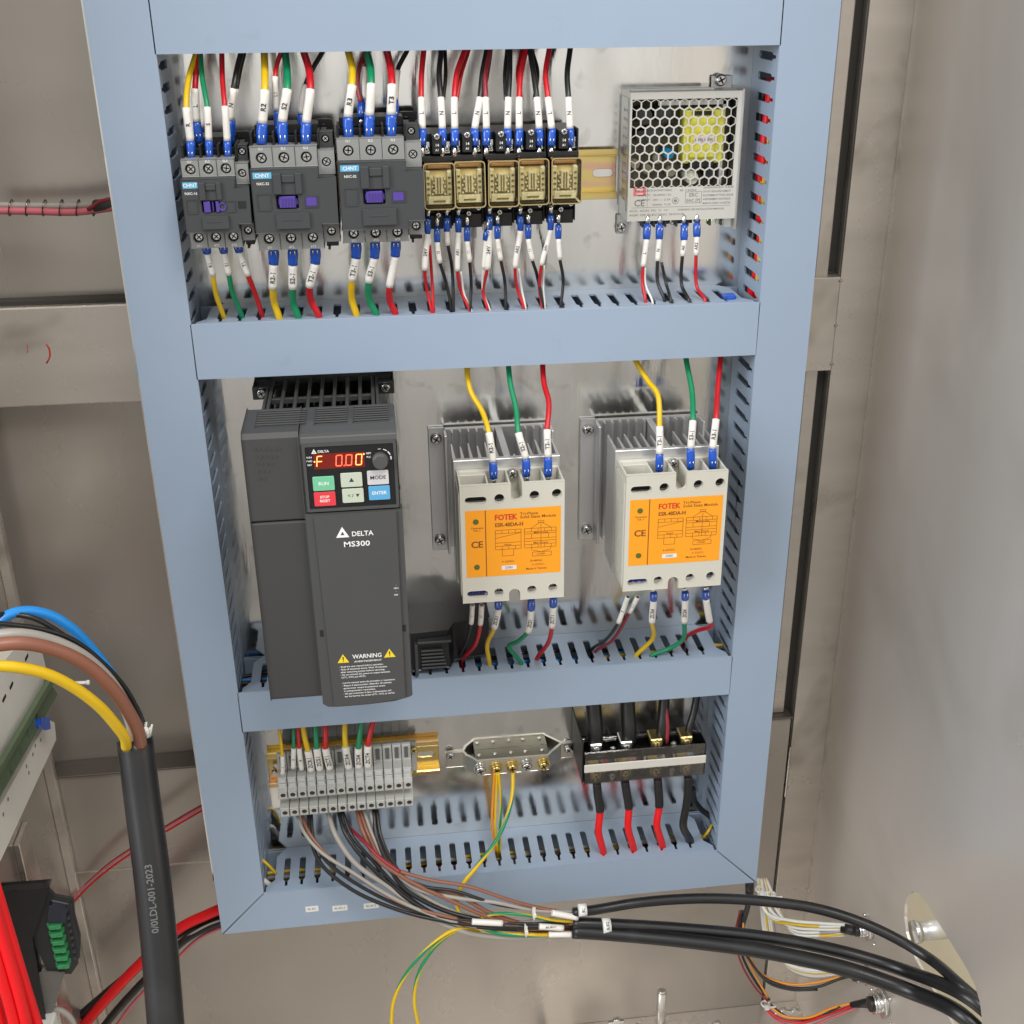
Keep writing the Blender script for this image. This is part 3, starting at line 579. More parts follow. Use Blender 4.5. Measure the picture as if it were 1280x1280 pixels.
# ================================================================== power supply with honeycomb grille
def psu():
    x0, x1, y0, z0, z1 = 106.5, 186.0, 27.0, -117.5, -31.0
    zh0, zh1 = -95.2, -35.8
    r = empty('power_supply', ((x0 + x1) / 2, 42, z0), 'perforated silver power supply with a yellow transformer inside and a green lamp', 'power supply')
    # honeycomb front
    m = MB(); px = 6.72; pyy = 5.82; rh = 3.32; ro = px / math.sqrt(3); k = 0
    def hexp(cx, cz, rr): return [(cx + rr * math.sin(math.pi / 3 * i), cz + rr * math.cos(math.pi / 3 * i)) for i in range(6)]
    for j in range(10):
        cz = zh1 - 3.4 - j * pyy
        for i in range(12):
            cx = x0 + 4.4 + i * px + (px / 2 if j % 2 else 0)
            if cx + px / 2 > x1 - 1.6: continue
            o, n_ = hexp(cx, cz, ro), hexp(cx, cz, rh); V = []
            for y in (y0, y0 + 1): V += [(p[0], y, p[1]) for p in o] + [(p[0], y, p[1]) for p in n_]
            F = [(i_, (i_ + 1) % 6, 6 + (i_ + 1) % 6, 6 + i_) for i_ in range(6)] + [(6 + i_, 6 + (i_ + 1) % 6, 18 + (i_ + 1) % 6, 18 + i_) for i_ in range(6)] + [(12 + i_, 18 + i_, 18 + (i_ + 1) % 6, 12 + (i_ + 1) % 6) for i_ in range(6)]
            m.add(V, F)
    obj('honeycomb_grille', m, zincw, r)
    fr = MB().prism([(x0, z0), (x1, z0), (x1, z1), (x0, z1)], 'y', y0 - .25, y0 + .9, holes=[[(x0 + 1.4, zh0 + .6), (x1 - 4.2, zh0 + .6), (x1 - 4.2, zh1 + .2), (x0 + 1.4, zh1 + .2)]])
    obj('front_frame', fr, zincw, r, bev=.2)
    sd = MB().box(x0, x0 + 1, y0 + 1, D - .5, z0, z1)
    obj('side_panel', sd, zinc, r)
    hs = [circle(y, z, 1.3, 8) for y in (34, 39, 44) for z in [z0 + 14 + i * 6 for i in range(11)]]
    obj('perforated_side', MB().prism([(y0 + 5, z0 + 6), (D - 4, z0 + 6), (D - 4, z1 - 4), (y0 + 5, z1 - 4)], 'x', x0 - .5, x0 - .1, holes=hs), zinc, r)
    obj('top_panel', MB().box(x0 + 1, x1 - 1, y0 + 1.2, D - .5, z1 - 1, z1 - .1).box(x0 + 2, x1 - 18, 38, 40, z1 - .1, z1 + 1.6), zinc, r, bev=.2)
    obj('side_panel', MB().box(x1 - 1, x1 + .2, y0 - 2, D - .5, z0 - 8, z1 + 1.5), zinc, r, bev=.2)
    obj('mounting_ear', MB().box(x1 - 16, x1 - 1, D - 4, D - 2.5, z1 - .5, z1 + 8).box(x0 - 2, x0 + 7, D - 3, D - 1.5, z0 - 14, z0), zinc, r, bev=.4)
    screw('mounting_screw', r, (x1 - 10, D - 8, z1 + 5), 4.2, chrome, 4, .5); screw('mounting_screw', r, (x0 + 1.4, D - 6.5, z0 - 9.5), 3.6, chrome, 3, .2)
    # inside
    obj('circuit_board', MB().box(x0 + 2, x1 - 2, D - 6, D - 4.6, z0 + 2, z1 - 2), pcb, r)
    m = MB(); 
    for (x, z, rr, h) in ((118, -47, 5.5, 18), (131, -46, 5.5, 18), (124, -60, 5, 16), (140, -58, 4, 14), (117, -61, 4, 15), (168, -88, 3.5, 14)): obj('capacitor', MB().cyl((x, D - 6, z), 'y', rr, -h, 18), blkmatte, r)
    m = MB()
    for (x, z, rr, h) in ((114, -80, 3.2, 12), (123, -84, 3.4, 10), (130, -77, 3, 12), (140, -86, 3.4, 11)): obj('capacitor', MB().cyl((x, D - 6, z), 'y', rr, -h, 16), mat('capacitor_olive', (.26, .23, .16), .4, var=.3, vs=200), r)
    obj('capacitor', MB().cyl((136.3, D - 6, -72.5), 'y', 3.2, -20, 16), mat('capacitor_blue', (.0, .22, .42), .4), r)
    obj('capacitor', MB().cyl((153, D - 6, -89), 'y', 4.4, -22, 16), mat('capacitor_pale', (.5, .5, .42), .4), r)
    obj('heat_spreader', MB().box(128, 176, D - 22, D - 20, -40.5, -37.5).box(174, 176, D - 22, D - 7, -96, -38), alu, r)
    obj('transformer', MB().box(146.5, 176, D - 23, D - 8, -80, -43.5), yeltape, r, bev=1.5, seg=2)
    obj('transformer_core', MB().box(151, 169, D - 25.2, D - 9, -76, -47.5), yeltape, r, bev=1.2, seg=2)
    obj('core_clip', MB().box(151, 169, D - 25, D - 9, -82.5, -78).box(152, 167, D - 25.3, D - 9, -47, -44.5), blk, r, bev=.6)
    lb = obj('transformer_sticker', MB().box(153.5, 168, D - 25.6, D - 25.25, -66, -61), mat('sticker_pink', (.72, .62, .66), .6), r)
    obj('lettering', put_text(MB(), 'SEF35 R03W', 160.7, D - 25.7, -63.5, 1.7, width=13), inkg, lb)
    # printed rating plate along the bottom edge of the front
    yy = y0 - .32; pr = MB()
    put_text(pr, 'CE', x0 + 8.5, yy, -105.2, 4.6)
    for (x, z, wd, s) in ((125, -96.5, 26, 'MODEL: LRS-50-24 SWITCHING'), (118.5, -99.7, 9, 'INPUT:'), (131, -99.7, 13, '100-240VAC 1.5A'), (118.5, -103, 9, 'OUTPUT:'), (131, -103, 13, '24V --- 2.2A'), (131, -106.4, 13, '50/60Hz  Ta 30'), (122, -110.4, 28, 'AC/L  AC/N  FG  -V  +V'), (160, -110.4, 34, 'WARNING: SEE INSTALLATION MANUAL'), (128, -113.4, 40, 'RISK OF ELECTRIC SHOCK'), (150, -97, 12, 'IS 13252'),
                          (172, -95.5, 22, 'CAUTION FOR USE AT TA 30-70C'), (171, -98.2, 20, 'DO NOT USE IN HIGH HUMIDITY'), (172, -100.9, 22, 'EQUIPEMENT POUR USAGE'), (171, -103.6, 20, 'AVERTISSEMENT ELECTRIQUE'), (171, -106.4, 20, 'MADE IN CHINA  R-41027766')):
        put_text(pr, s, x, yy, z, 1.35, width=wd)
    for (a, b, c_, d) in ((148, 160, -106, -98),): pr.prism([(a, c_), (b, c_), (b, d), (a, d)], 'y', yy, yy + .05, holes=[[(a + .3, c_ + .3), (b - .3, c_ + .3), (b - .3, d - .3), (a + .3, d - .3)]])
    put_text(pr, 'ERC', 154, yy, -100.4, 2.6); put_text(pr, 'EAC [P]', 154, yy, -104.2, 2.2)
    pr.prism(circle(141, -104, 2.4, 16), 'y', yy, yy + .05, holes=[circle(141, -104, 2.0, 16)]).prism(circle(141, -104, 1.1, 12), 'y', yy, yy + .05)
    pr.box(x0 + 3, x1 - 5, yy, yy + .05, -108.3, -108.05).box(x0 + 14, x0 + 14.2, yy, yy + .05, -108, -95)
    obj('rating_print', pr, inkg, r)
    lg = obj('logo_label', MB().box(x0 + 4, x0 + 13, yy, yy + .1, -100, -94.4), mat('logo_red', (.62, .16, .16), .5), r)
    obj('lettering', put_text(put_text(MB(), 'MW', x0 + 8.5, yy - .06, -96, 1.8), 'MEAN', x0 + 8.5, yy - .06, -98.6, 1.3), inkw, lg)
    # terminals under the front
    m = MB().box(x0 + 12, x1 - 30, 34, D - 5, z0 - 4, z0 + 3)
    for i in range(8): m.box(x0 + 12 + i * 8.2 - .7, x0 + 12 + i * 8.2 + .7, 28, 36, z0 - 5, z0 + 1)
    obj('terminal_strip', m, blkmatte, r, bev=.3)
    for u in (809, 824.6, 840, 855, 871):
        q = P(u, 273, 34); screw('terminal_screw', r, (q.x, 32, z0 - 1.8), 2.6, chrome, 2, random.uniform(0, 1.4))
    g_ = obj('pilot_lamp', MB().cyl((P(888, 274, 30).x, 33, z0 - 1.6), 'y', 1.6, -3, 12, r2=1.1), mat('led_green', (.35, 1.0, .10), .3, emit=1.6), r)
    obj('trimmer', MB().cyl((P(900, 274, 30).x, 34, z0 - 3), 'y', 2.6, -3, 12).box(P(906, 274, 30).x, x1 - 2, 32, 36, z0 - 7, z0), alu, r)
zincw = mat('zinc_front', (.62, .61, .57), .42, .25, bump=.05, var=.05, vs=50)
psu()

# ================================================================== variable speed drive
def drive():
    Yr, Yf = -90.0, -97.0; zt_, zb_ = -221.0, -422.5
    xl = P(301, 548, Yr).x; xr = P(496, 548, Yf).x; xm = P(374, 552, Yf).x
    r = empty('inverter_drive', ((xl + xr) / 2, -20, zb_), 'dark grey motor drive with red digital display and coloured keys', 'motor drive')
    yb = -40
    xm2 = xm - 0.6
    # body: left section, split by a joint line, and the section behind the covers
    obj('body', MB().prism([(Yr + 2.5, zb_ + 2), (Yr, zb_ + 4), (Yr, -282.6), (yb, -282.6), (yb, zb_ + 2)], 'x', xl, xm2), drvside, r, bev=1.2, seg=2)
    obj('body_upper', MB().prism([(Yr, -281.6), (Yr, zt_ - 3), (Yr + 3, zt_), (yb, zt_), (yb, -281.6)], 'x', xl, xm2), drvside, r, bev=1.2, seg=2)
    obj('body_rear', MB().box(xm2 + .3, xr, Yf + 7, yb, zb_ + 3, zt_ - .3).box(xl + 10, xr - 9, yb + .2, 50, zb_ + 14, zt_ - 60), drvside, r, bev=1)
    # top surface with three groups of fine grooves
    t = MB()
    for (a, b) in ((xl + 8, xl + 40), (xl + 46, xl + 67), (xl + 71, xr - 4)):
        for i in range(7): t.box(a, b, -74 + i * 4.4, -72.2 + i * 4.4, zt_, zt_ + .9)
        t.box(a - .9, a, -76, -45, zt_, zt_ + .7)
    obj('vent_rib', t, drvside, r, bev=.25)
    # rear grille on top: bars between two cross members, screw ears at both ends
    ga, gb = xl + 12, xr - 14; zg = zt_ - 5
    m = MB().box(ga - 2, gb + 2, -40, -33, zg - 3, zg + 1).box(ga - 14, gb + 14, 38, 48, zg - 4, zg)
    n_ = 8
    for i in range(n_ + 1):
        x = ga + (gb - ga) * i / n_; m.box(x - 1.2, x + 1.2, -33, 38, zg - 2, zg)
    m.box(ga, gb, 2, 6, zg - 7, zg - 3)
    obj('top_grille', m, drvside, r, bev=.4)
    obj('heatsink_fins', (lambda q: [q.box(ga + 3 + i * 6.4, ga + 4.4 + i * 6.4, -32, 36, zg - 52, zg - 12) for i in range(12)] and q)(MB()), blkmatte, r)
    for gx in (ga - 4, gb + 2): obj('grille_side', MB().box(gx, gx + 2, -38, 48, zg - 56, zg), drvside, r, bev=.5)
    for x, s in ((xl + 4.5, 1), (xr - 5, -1)):
        obj('screw_ear', MB().box(x - 6.5, x + 6.5, 20, 24, zg - 9, zg + .5).box(x - 6.5, x - 5.3, 24, 48, zg - 9, zg).box(x + 5.3, x + 6.5, 24, 48, zg - 9, zg).box(x - 6.5, x + 6.5, 44, 56, zg - 14, zg + 1), blkmatte, r, bev=.8, seg=2)
        screw('mounting_screw', r, (x, 15, zg - 3), 3.6, chrome, 3, .5)
    # keypad housing
    z1k, z0k = P(374, 562, Yf).z, -285.5
    kz1, kz0 = -226.5, P(384, 640, Yf).z
    obj('keypad_housing', MB().prism([(Yf + .5, kz0 - 1), (Yf + .5, -226), (Yf + 1.5, -222.5), (Yf + 5, zt_ - .2), (Yf + 30, zt_ - .2), (Yf + 30, kz0 - 1)], 'x', xm, xr), drv, r, bev=.6)
    fr = MB().prism(rrect(xm + 1.2, xr - .8, kz0, kz1, 1.2), 'y', Yf - 1.0, Yf + .6, holes=[rrect(xm + 3, xr - 2.6, kz0 + 2, kz1 - 1.6, .8)])
    obj('bezel', fr, drv, r, bev=.3)
    kp = obj('keypad', MB().box(xm + 3, xr - 2.6, Yf - .25, Yf + .3, kz0 + 2, kz1 - 1.6), mat('keypad_film', (.010, .010, .012), .22, coat=.4), r)
    kx0, kx1, kza, kzb = xm + 3, xr - 2.6, kz1 - 1.6, kz0 + 2; kw, kh = kx1 - kx0, kza - kzb
    yk = Yf - .3
    disp = obj('display', MB().box(kx0 + kw * .09, kx0 + kw * .665, yk - .05, yk, kza - kh * .36, kza - kh * .12), mat('display_glass', (.16, .012, .006), .12, emit=.22), kp)
    led = mat('display_digit', (1.0, .10, .05), .3, emit=2.6); ledo = mat('display_digit_bright', (1.0, .30, .08), .3, emit=3.2)
    def seg7(mb, ch, cx, cz, wd, h, sl=.10):
        on = {'0': 'abcdef', 'F': 'aefg'}[ch]; t_ = .62
        pos = {'a': (0, h / 2, 1), 'd': (0, -h / 2, 1), 'g': (0, 0, 1), 'b': (wd / 2, h / 4, 0), 'c': (wd / 2, -h / 4, 0), 'e': (-wd / 2, -h / 4, 0), 'f': (-wd / 2, h / 4, 0)}
        for s in on:
            dx, dz, hor = pos[s]; L = (wd if hor else h / 2) - t_ * .9
            sk = lambda x, z: (cx + x + (z) * sl, cz + z)
            if hor: p = [sk(dx - L / 2, dz - t_ / 2), sk(dx + L / 2, dz - t_ / 2), sk(dx + L / 2 + t_ / 3, dz), sk(dx + L / 2, dz + t_ / 2), sk(dx - L / 2, dz + t_ / 2), sk(dx - L / 2 - t_ / 3, dz)]
            else: p = [sk(dx - t_ / 2, dz - L / 2), sk(dx, dz - L / 2 - t_ / 3), sk(dx + t_ / 2, dz - L / 2), sk(dx + t_ / 2, dz + L / 2), sk(dx, dz + L / 2 + t_ / 3), sk(dx - t_ / 2, dz + L / 2)]
            mb.prism(p, 'y', yk - .12, yk - .05)
    zc = kza - kh * .24; hh = kh * .165; m = MB()
    d1, d2 = MB(), MB()
    seg7(d2, 'F', kx0 + kw * .155, zc, 3.4, hh); seg7(d1, '0', kx0 + kw * .375, zc, 3.6, hh); seg7(d1, '0', kx0 + kw * .487, zc, 3.6, hh); seg7(d2, '0', kx0 + kw * .60, zc, 3.6, hh)
    d1.prism(circle(kx0 + kw * .43, zc - hh / 2, .45, 8), 'y', yk - .12, yk - .05)
    d2.prism(circle(kx0 + kw * .66, zc + hh / 2, .6, 8), 'y', yk - .12, yk - .05).prism(circle(kx0 + kw * .098, zc, .55, 8), 'y', yk - .12, yk - .05)
    obj('digits', d1, led, kp); obj('digits', d2, ledo, kp)
    pr = MB()
    def tri(mb, cx, cz, s, y): mb.prism([(cx - s, cz - s * .8), (cx + s, cz - s * .8), (cx, cz + s)], 'y', y, y + .04, holes=[[(cx - s * .32, cz - s * .42), (cx + s * .32, cz - s * .42), (cx, cz + s * .2)]])
    tri(pr, kx0 + kw * .10, kza - kh * .08, 1.7, yk - .05); put_text(pr, 'DELTA', kx0 + kw * .205, yk - .05, kza - kh * .085, 1.7)
    for i, s in enumerate(('RUN', 'FWD', 'REV')): put_text(pr, s, kx0 + kw * .04, yk - .05, kza - kh * (.17 + .06 * i), 1.2)
    put_text(pr, 'REM', kx0 + kw * .715, yk - .05, kza - kh * .15, 1.2); put_text(pr, 'PLC', kx0 + kw * .715, yk - .05, kza - kh * .21, 1.2)
    kc = (kx0 + kw * .845, kza - kh * .25)
    for a0, a1, t_ in ((100, 84, .3), (72, 50, .5), (44, 22, .7), (14, -6, .9)):
        R1 = 6.9; ps = [(kc[0] + (R1 + t_ / 2) * math.cos(math.radians(a0 + (a1 - a0) * i / 4)), kc[1] + (R1 + t_ / 2) * math.sin(math.radians(a0 + (a1 - a0) * i / 4))) for i in range(5)] + \
            [(kc[0] + (R1 - t_ / 2) * math.cos(math.radians(a0 + (a1 - a0) * i / 4)), kc[1] + (R1 - t_ / 2) * math.sin(math.radians(a0 + (a1 - a0) * i / 4))) for i in range(4, -1, -1)]
        pr.prism(ps, 'y', yk - .05, yk - .01)
    obj('print', pr, inkw, kp)
    kn = obj('knob', MB().cyl((kc[0], yk, kc[1]), 'y', 5.3, -6, 24, r2=4.9).cyl((kc[0], yk - 6, kc[1]), 'y', 4.9, -.5, 24, r2=4.3), mat('knob_grey', (.075, .075, .075), .45), kp)
    keys = [('RUN', .06 + .12, .59, (.16, .50, .30), inkw, 'key_green'), ('STOP', .18, .84, (.70, .045, .06), inkw, 'key_red'), ('up', .50, .555, (.50, .55, .44), ink, 'key_grey'), ('<', .505, .81, (.50, .55, .44), ink, 'key_grey'), ('MODE', .805, .54, (.58, .56, .57), ink, 'key_white'), ('ENTER', .81, .79, (.10, .36, .62), inkw, 'key_blue')]
    for s, fx, fz, c_, ik, nm in keys:
        cx, cz = kx0 + kw * fx, kza - kh * fz; hw, hz = kw * .118, kh * .105
        k_ = obj('key', MB().prism(rrect(cx - hw, cx + hw, cz - hz, cz + hz, .5), 'y', yk - .9, yk), mat(nm, c_, .45, var=.02), kp, bev=.25)
        k_.name = 'key'; k_['label'] = {'RUN': 'green key', 'STOP': 'red key', 'up': 'grey key with up arrow', '<': 'grey key with left and down arrows', 'MODE': 'white key', 'ENTER': 'blue key'}[s]
        lm = MB(); yy = yk - .95
        if s == 'up': lm.prism([(cx - 1.6, cz - 1.3), (cx + 1.6, cz - 1.3), (cx, cz + 1.6)], 'y', yy, yy + .04)
        elif s == '<': put_text(lm, '< /', cx - 1.6, yy, cz, 2.4); lm.prism([(cx + 1.8, cz + 1.1), (cx + 4.2, cz + 1.1), (cx + 3, cz - 1.2)], 'y', yy, yy + .04)
        elif s == 'STOP': put_text(lm, 'STOP', cx, yy, cz + 1.4, 1.8); put_text(lm, 'RESET', cx, yy, cz - 1.3, 1.8)
        else: put_text(lm, s, cx, yy, cz, 2.3 if s != 'MODE' else 2.6)
        # lettering belongs to the key plate: joined to the keypad print level
        obj('key_print', lm, ik, kp)
    # long front cover
    ct = kz0 - 2.2; cb = zb_ - 1.5
    xa, xb = xm + .4, xr + .3
    fcv = [(xa, ct), (xa, cb + 3), (xa + 3, cb + .6), (xa + 9, cb), ((xa + xb) / 2, cb + .2), (xb - 12, cb + 1.2), (xb - 1, cb + 4), (xb, cb + 5), (xb, ct)]
    obj('front_cover', MB().prism(fcv, 'y', Yf + .2, Yf + 8), drv, r, bev=.8, seg=2)
    obj('front_cover_panel', MB().prism([(xa + 5, ct - 1.5), (xa + 7.5, cb + 1), ((xa + xb) / 2, cb + 1.2), (xb - 5, cb + 3.4), (xb - 4, ct - .8)], 'y', Yf - 1, Yf + .3), drv, r, bev=.7, seg=2)
    for x, z in ((xa + 1.6, P(402, 792, Yf).z), (xb - 3.6, P(509, 785, Yf).z)): obj('latch_slot', MB().box(x, x + 2.4, Yf + .05, Yf + .18, z - 2.6, z + 2.6), holed, r)
    for x, z in ((xm - .2, P(381, 618, Yf).z), (xr - .3, P(500, 610, Yf).z)): obj('latch_slot', MB().box(x, x + .8, Yf + .3, Yf + 3, z - 1.2, z + 1.2), holed, r)
    yp = Yf - 1.08; pr = MB()
    q = P(428, 666, yp); lg_ = MB(); tri(lg_, q.x, q.z, 4.3, yp); obj('logo', lg_, inkw, r); q = P(453, 667, yp); put_text(pr, 'DELTA', q.x, yp, q.z, 3.5, width=14)
    q = P(446, 680, yp); obj('model_print', put_text(MB(), 'MS300', q.x, yp, q.z, 3.9, width=17), inkw, r)
    q = P(459, 820, yp); obj('warning_heading', put_text(MB(), 'WARNING', q.x, yp, q.z, 3.3, width=20), inkw, r)
    q = P(460, 826, yp); put_text(pr, 'AVERTISSEMENT', q.x, yp, q.z, 1.3, width=19)
    L9 = ['- Read the user manual before operation.', '- Risk of electrical shock. Wait 10 minutes', '  after removing power before servicing.', '- Do not connect AC power to output terminals', '  U/T1, V/T2 and W/T3.', '', '- Lire le manuel avant de proceder a l operation.', '- Risque d electrocution. Attendre 10 minutes', '  apres avoir coupe la puissance avant', '  d entreprendre l entretien.', '- Ne pas connecter le bloc d alimentation AC', '  sur les bornes de sortie U/T1, V/T2 et W/T3.']
    for i, s in enumerate(L9):
        if not s: continue
        q = P(424 + i * .55, 834 + i * 3.35, yp); wd = min(37, len(s) * .76)
        put_text(pr, s, q.x + wd / 2, yp, q.z, 1.25, width=wd)
    for i, s in enumerate(('-', 'NPN', '-', 'PNP')): q = P(497, 731 + 4.2 * i, yp); put_text(pr, s, q.x - 1, yp, q.z, 1.1)
    obj('print', pr, inkw, r)
    ym = mat('warning_yellow', (.85, .62, .02), .5)
    for u, v in ((429, 824), (487, 817)):
        q = P(u, v, yp); t_ = obj('warning_triangle', MB().prism([(q.x - 4, q.z - 2.9), (q.x + 4, q.z - 2.9), (q.x, q.z + 3.9)], 'y', yp, yp + .05), ym, r)
        obj('warning_print', MB().prism([(q.x - .35, q.z - .8), (q.x + .35, q.z - .8), (q.x + .5, q.z + 1.8), (q.x - .5, q.z + 1.8)], 'y', yp - .05, yp - .01).prism(circle(q.x, q.z - 1.7, .4, 8), 'y', yp - .05, yp - .01), ink, t_)
    # moulded dimples on the left section
    m = MB()
    for j in range(5):
        for i in range(6 - j):
            q = P(318 + i * 6.2 + j * 1.5, 562 + j * 9, Yr - .1); m.cyl((q.x, Yr - .02, q.z), 'y', 1.1, -.35, 8)
    obj('moulded_dots', m, drvside, r)
drive()

# ================================================================== solid state relays on their heatsinks
def ssr():
    x0, x1, z0, z1, yf = -23.5, 51.5, -377.5, -284.0, -45.0
    r = empty('solid_state_relay', ((x0 + x1) / 2, 0, z0), 'x', 'relay', 'solid state relays on finned heatsinks'); xc = (x0 + x1) / 2 + .5
    zz = lambda v: z1 - (z1 - z0) * v; xx = lambda f: x0 + (x1 - x0) * f
    # housing with open notches for the fixing screws, holes over the terminals
    def notch(cx, ztop, up):
        h = 13 if up else 9.5; s = 1 if up else -1
        return [(cx - 4.1 * s, ztop), (cx - 4.1 * s, ztop - s * (h - 4))] + [(cx - s * 4.1 * math.cos(t), ztop - s * (h - 4) - s * 4.1 * math.sin(t)) for t in [math.pi * i / 8 for i in range(1, 8)]] + [(cx + 4.1 * s, ztop - s * (h - 4)), (cx + 4.1 * s, ztop)]
    out = [(x0, z1)] + notch(xx(.54), z1, True) + [(x1, z1), (x1, z0)] + notch(xx(.51), z0, False) + [(x0, z0)]
    holes = [obround(xx(.15), zz(.12), 15.5, 5.4), circle(xx(.375), zz(.115), 3.6), circle(xx(.71), zz(.105), 3.6), circle(xx(.925), zz(.10), 3.6),
             obround(xx(.145), zz(.925), 15.5, 5.6), circle(xx(.355), zz(.92), 3.4), circle(xx(.68), zz(.915), 3.4), circle(xx(.89), zz(.91), 3.4)]
    obj('front_face', MB().prism(out, 'y', yf, yf + 3, holes=holes), cream, r, bev=.5, seg=2)
    m = MB().box(x0, x1, yf + 9, -14, zz(.86), zz(.18)).box(x0, x0 + 1.4, yf + 3, -14, z0, z1).box(x1 - 1.4, x1, yf + 3, -14, z0, z1)
    m.box(x0 + 1.4, x1 - 1.4, -18, -14, z0, z1)
    for f in (.27, .475, .61, .82): m.box(xx(f) - .7, xx(f) + .7, yf + 3, -18, zz(.18), z1 - .3)
    for f in (.27, .45, .575, .79): m.box(xx(f) - .7, xx(f) + .7, yf + 3, -18, z0 + .3, zz(.86))
    m.box(x0 + 1.4, xx(.27), yf + 3.2, yf + 4.6, z1 - 7, z1 - .4).box(x0 + 1.4, xx(.27), -24, -18, z1 - 9, z1 - .4)
    obj('housing', m, cream, r, bev=.4)
    m = MB().box(x0 - .9, x0 - .1, yf + 1.5, -14.5, z0 + 6, z1 - 6)
    for i in range(30): m.box(x0 - 1.1, x0 - .9, yf + 2, -15, z0 + 8 + i * 2.6, z0 + 9.2 + i * 2.6)
    obj('ribbed_side', m, cream, r)
    for (f, v, mt) in ((.375, .115, blkmatte), (.71, .105, blkmatte), (.925, .10, blkmatte), (.355, .92, chrome), (.68, .915, chrome), (.89, .91, chrome)):
        screw('terminal_screw', r, (xx(f), yf + 7, zz(v)), 3.1, mt, 3, random.uniform(0, 1.4))
    for (f, v) in ((.375, .115), (.71, .105), (.925, .10), (.355, .92), (.68, .915), (.89, .91), (.15, .12), (.145, .925)):
        wd = 4.6 if f > .2 else 8.5; obj('terminal_clamp', MB().box(xx(f) - wd, min(xx(f) + wd, x1 - 1.6), yf + 9, yf + 12, zz(v) - 4.4, zz(v) + 4.4), mat('clamp_dark', (.10, .10, .10), .35, .7), r, bev=.4)  # metal clamps, coloured dark to put shade behind the holes
    for dx in (-4.5, 0, 4.5): screw('control_screw', r, (xx(.145) + dx, yf + 3.4, zz(.925)), 2.3, mat('blue_control_screw', (.02, .03, .42), .4), 2, .4)
    for f, zt_ in ((.54, z1 - 9), (.51, z0 + 4)):
        screw('fixing_screw', r, (xx(f), -22, zt_ + (6 if f > .52 else -1)), 4.0, chrome, 4, .5)
    obj('notch_wall', MB().box(xx(.54) - 4.6, xx(.54) - 4.15, yf + 3, -18, z1 - 13, z1 - .3).box(xx(.54) + 4.15, xx(.54) + 4.6, yf + 3, -18, z1 - 13, z1 - .3), cream, r)
    # orange label
    lx0, lx1, lz1, lz0 = xx(.045), xx(.965), zz(.205), zz(.775); yl = yf - .1
    lb = obj('label_plate', MB().box(lx0, lx1, yl, yf - .01, lz0, lz1), orange, r)
    lw, lh = lx1 - lx0, lz1 - lz0; X = lambda f: lx0 + lw * f; Z = lambda f: lz1 - lh * f; yt = yl - .04
    rd = MB(); put_text(rd, 'FOTEK', X(.42), yt, Z(.125), 4.4, width=16)
    put_text(rd, 'FOTEK', X(.42) + .3, yt - .01, Z(.125), 4.4, width=16); put_text(rd, 'FOTEK', X(.42) + .15, yt - .02, Z(.125) + .15, 4.4, width=16); put_text(rd, '4~32VDC', X(.76), yt, Z(.86), 1.5, width=9)
    obj('red_print', rd, inkr, lb)
    br = MB(); put_text(br, 'Tri-Phase', X(.665), yt, Z(.085), 2.1, width=13); put_text(br, 'Solid State Module', X(.76), yt, Z(.135), 2.3, width=26); put_text(br, 'ESR-40DA-H', X(.455), yt, Z(.235), 3.1, width=20)
    put_text(br, 'CE', X(.115), yt, Z(.51), 5.2); put_text(br, 'CE', X(.115) + .25, yt - .01, Z(.51), 5.2); put_text(br, 'ESR-40DA-H', X(.455) + .2, yt - .01, Z(.235), 3.1, width=20); put_text(br, 'Operate', X(.12), yt, Z(.26), 1.5, width=9); put_text(br, 'OK !!', X(.12), yt, Z(.30), 1.3, width=5)
    put_text(br, '4~32VDC', X(.44), yt, Z(.79), 1.6, width=9); put_text(br, '24~480VAC', X(.74), yt, Z(.80), 1.6, width=9); put_text(br, 'Made in Taiwan', X(.74), yt, Z(.92), 1.7, width=15)
    br.box(X(.205), X(.215), yt, yt + .03, lz0 + .2, lz1 - .2)
    def ln(a, b, c_, d, t_=.16):
        A = Vector((X(a), 0, Z(b))); B = Vector((X(c_), 0, Z(d))); v = (B - A).normalized(); n_ = Vector((-v.z, 0, v.x)) * t_
        br.prism([((A - n_).x, (A - n_).z), ((B - n_).x, (B - n_).z), ((B + n_).x, (B + n_).z), ((A + n_).x, (A + n_).z)], 'y', yt, yt + .03)
    for a in (.31, .38, .45, .52, .58, .615, .69, .76, .83, .90, .95): ln(a, .31, a, .36)
    for b in (.31, .36): ln(.31, b, .58, b); ln(.615, b, .95, b)
    ln(.31, .31, .31, .60); ln(.58, .31, .58, .60); ln(.615, .31, .615, .60); ln(.95, .31, .95, .60); ln(.31, .43, .58, .36); ln(.31, .50, .58, .50)
    for b in (.39, .46, .50, .55, .60): ln(.615, b, .95, b)
    for b in (.55, .60): ln(.31, b, .58, b)
    for a in (.38, .45, .52, .69, .76, .83, .90): ln(a, .55, a, .60)
    ln(.38, .60, .38, .70); ln(.50, .60, .50, .70); ln(.38, .70, .50, .70); ln(.69, .46, .69, .39); ln(.87, .39, .87, .46); ln(.79, .25, .79, .60)
    ln(.79, .22, .68, .31); ln(.79, .22, .90, .31); ln(.76, .20, .82, .20); ln(.76, .235, .82, .235); ln(.76, .2, .76, .235); ln(.82, .2, .82, .235)
    ln(.70, .64, .79, .67); ln(.88, .64, .79, .67); ln(.69, .60, .69, .64); ln(.89, .60, .89, .64); ln(.70, .67, .90, .67); ln(.70, .73, .90, .73); ln(.70, .67, .70, .73); ln(.90, .67, .90, .73)
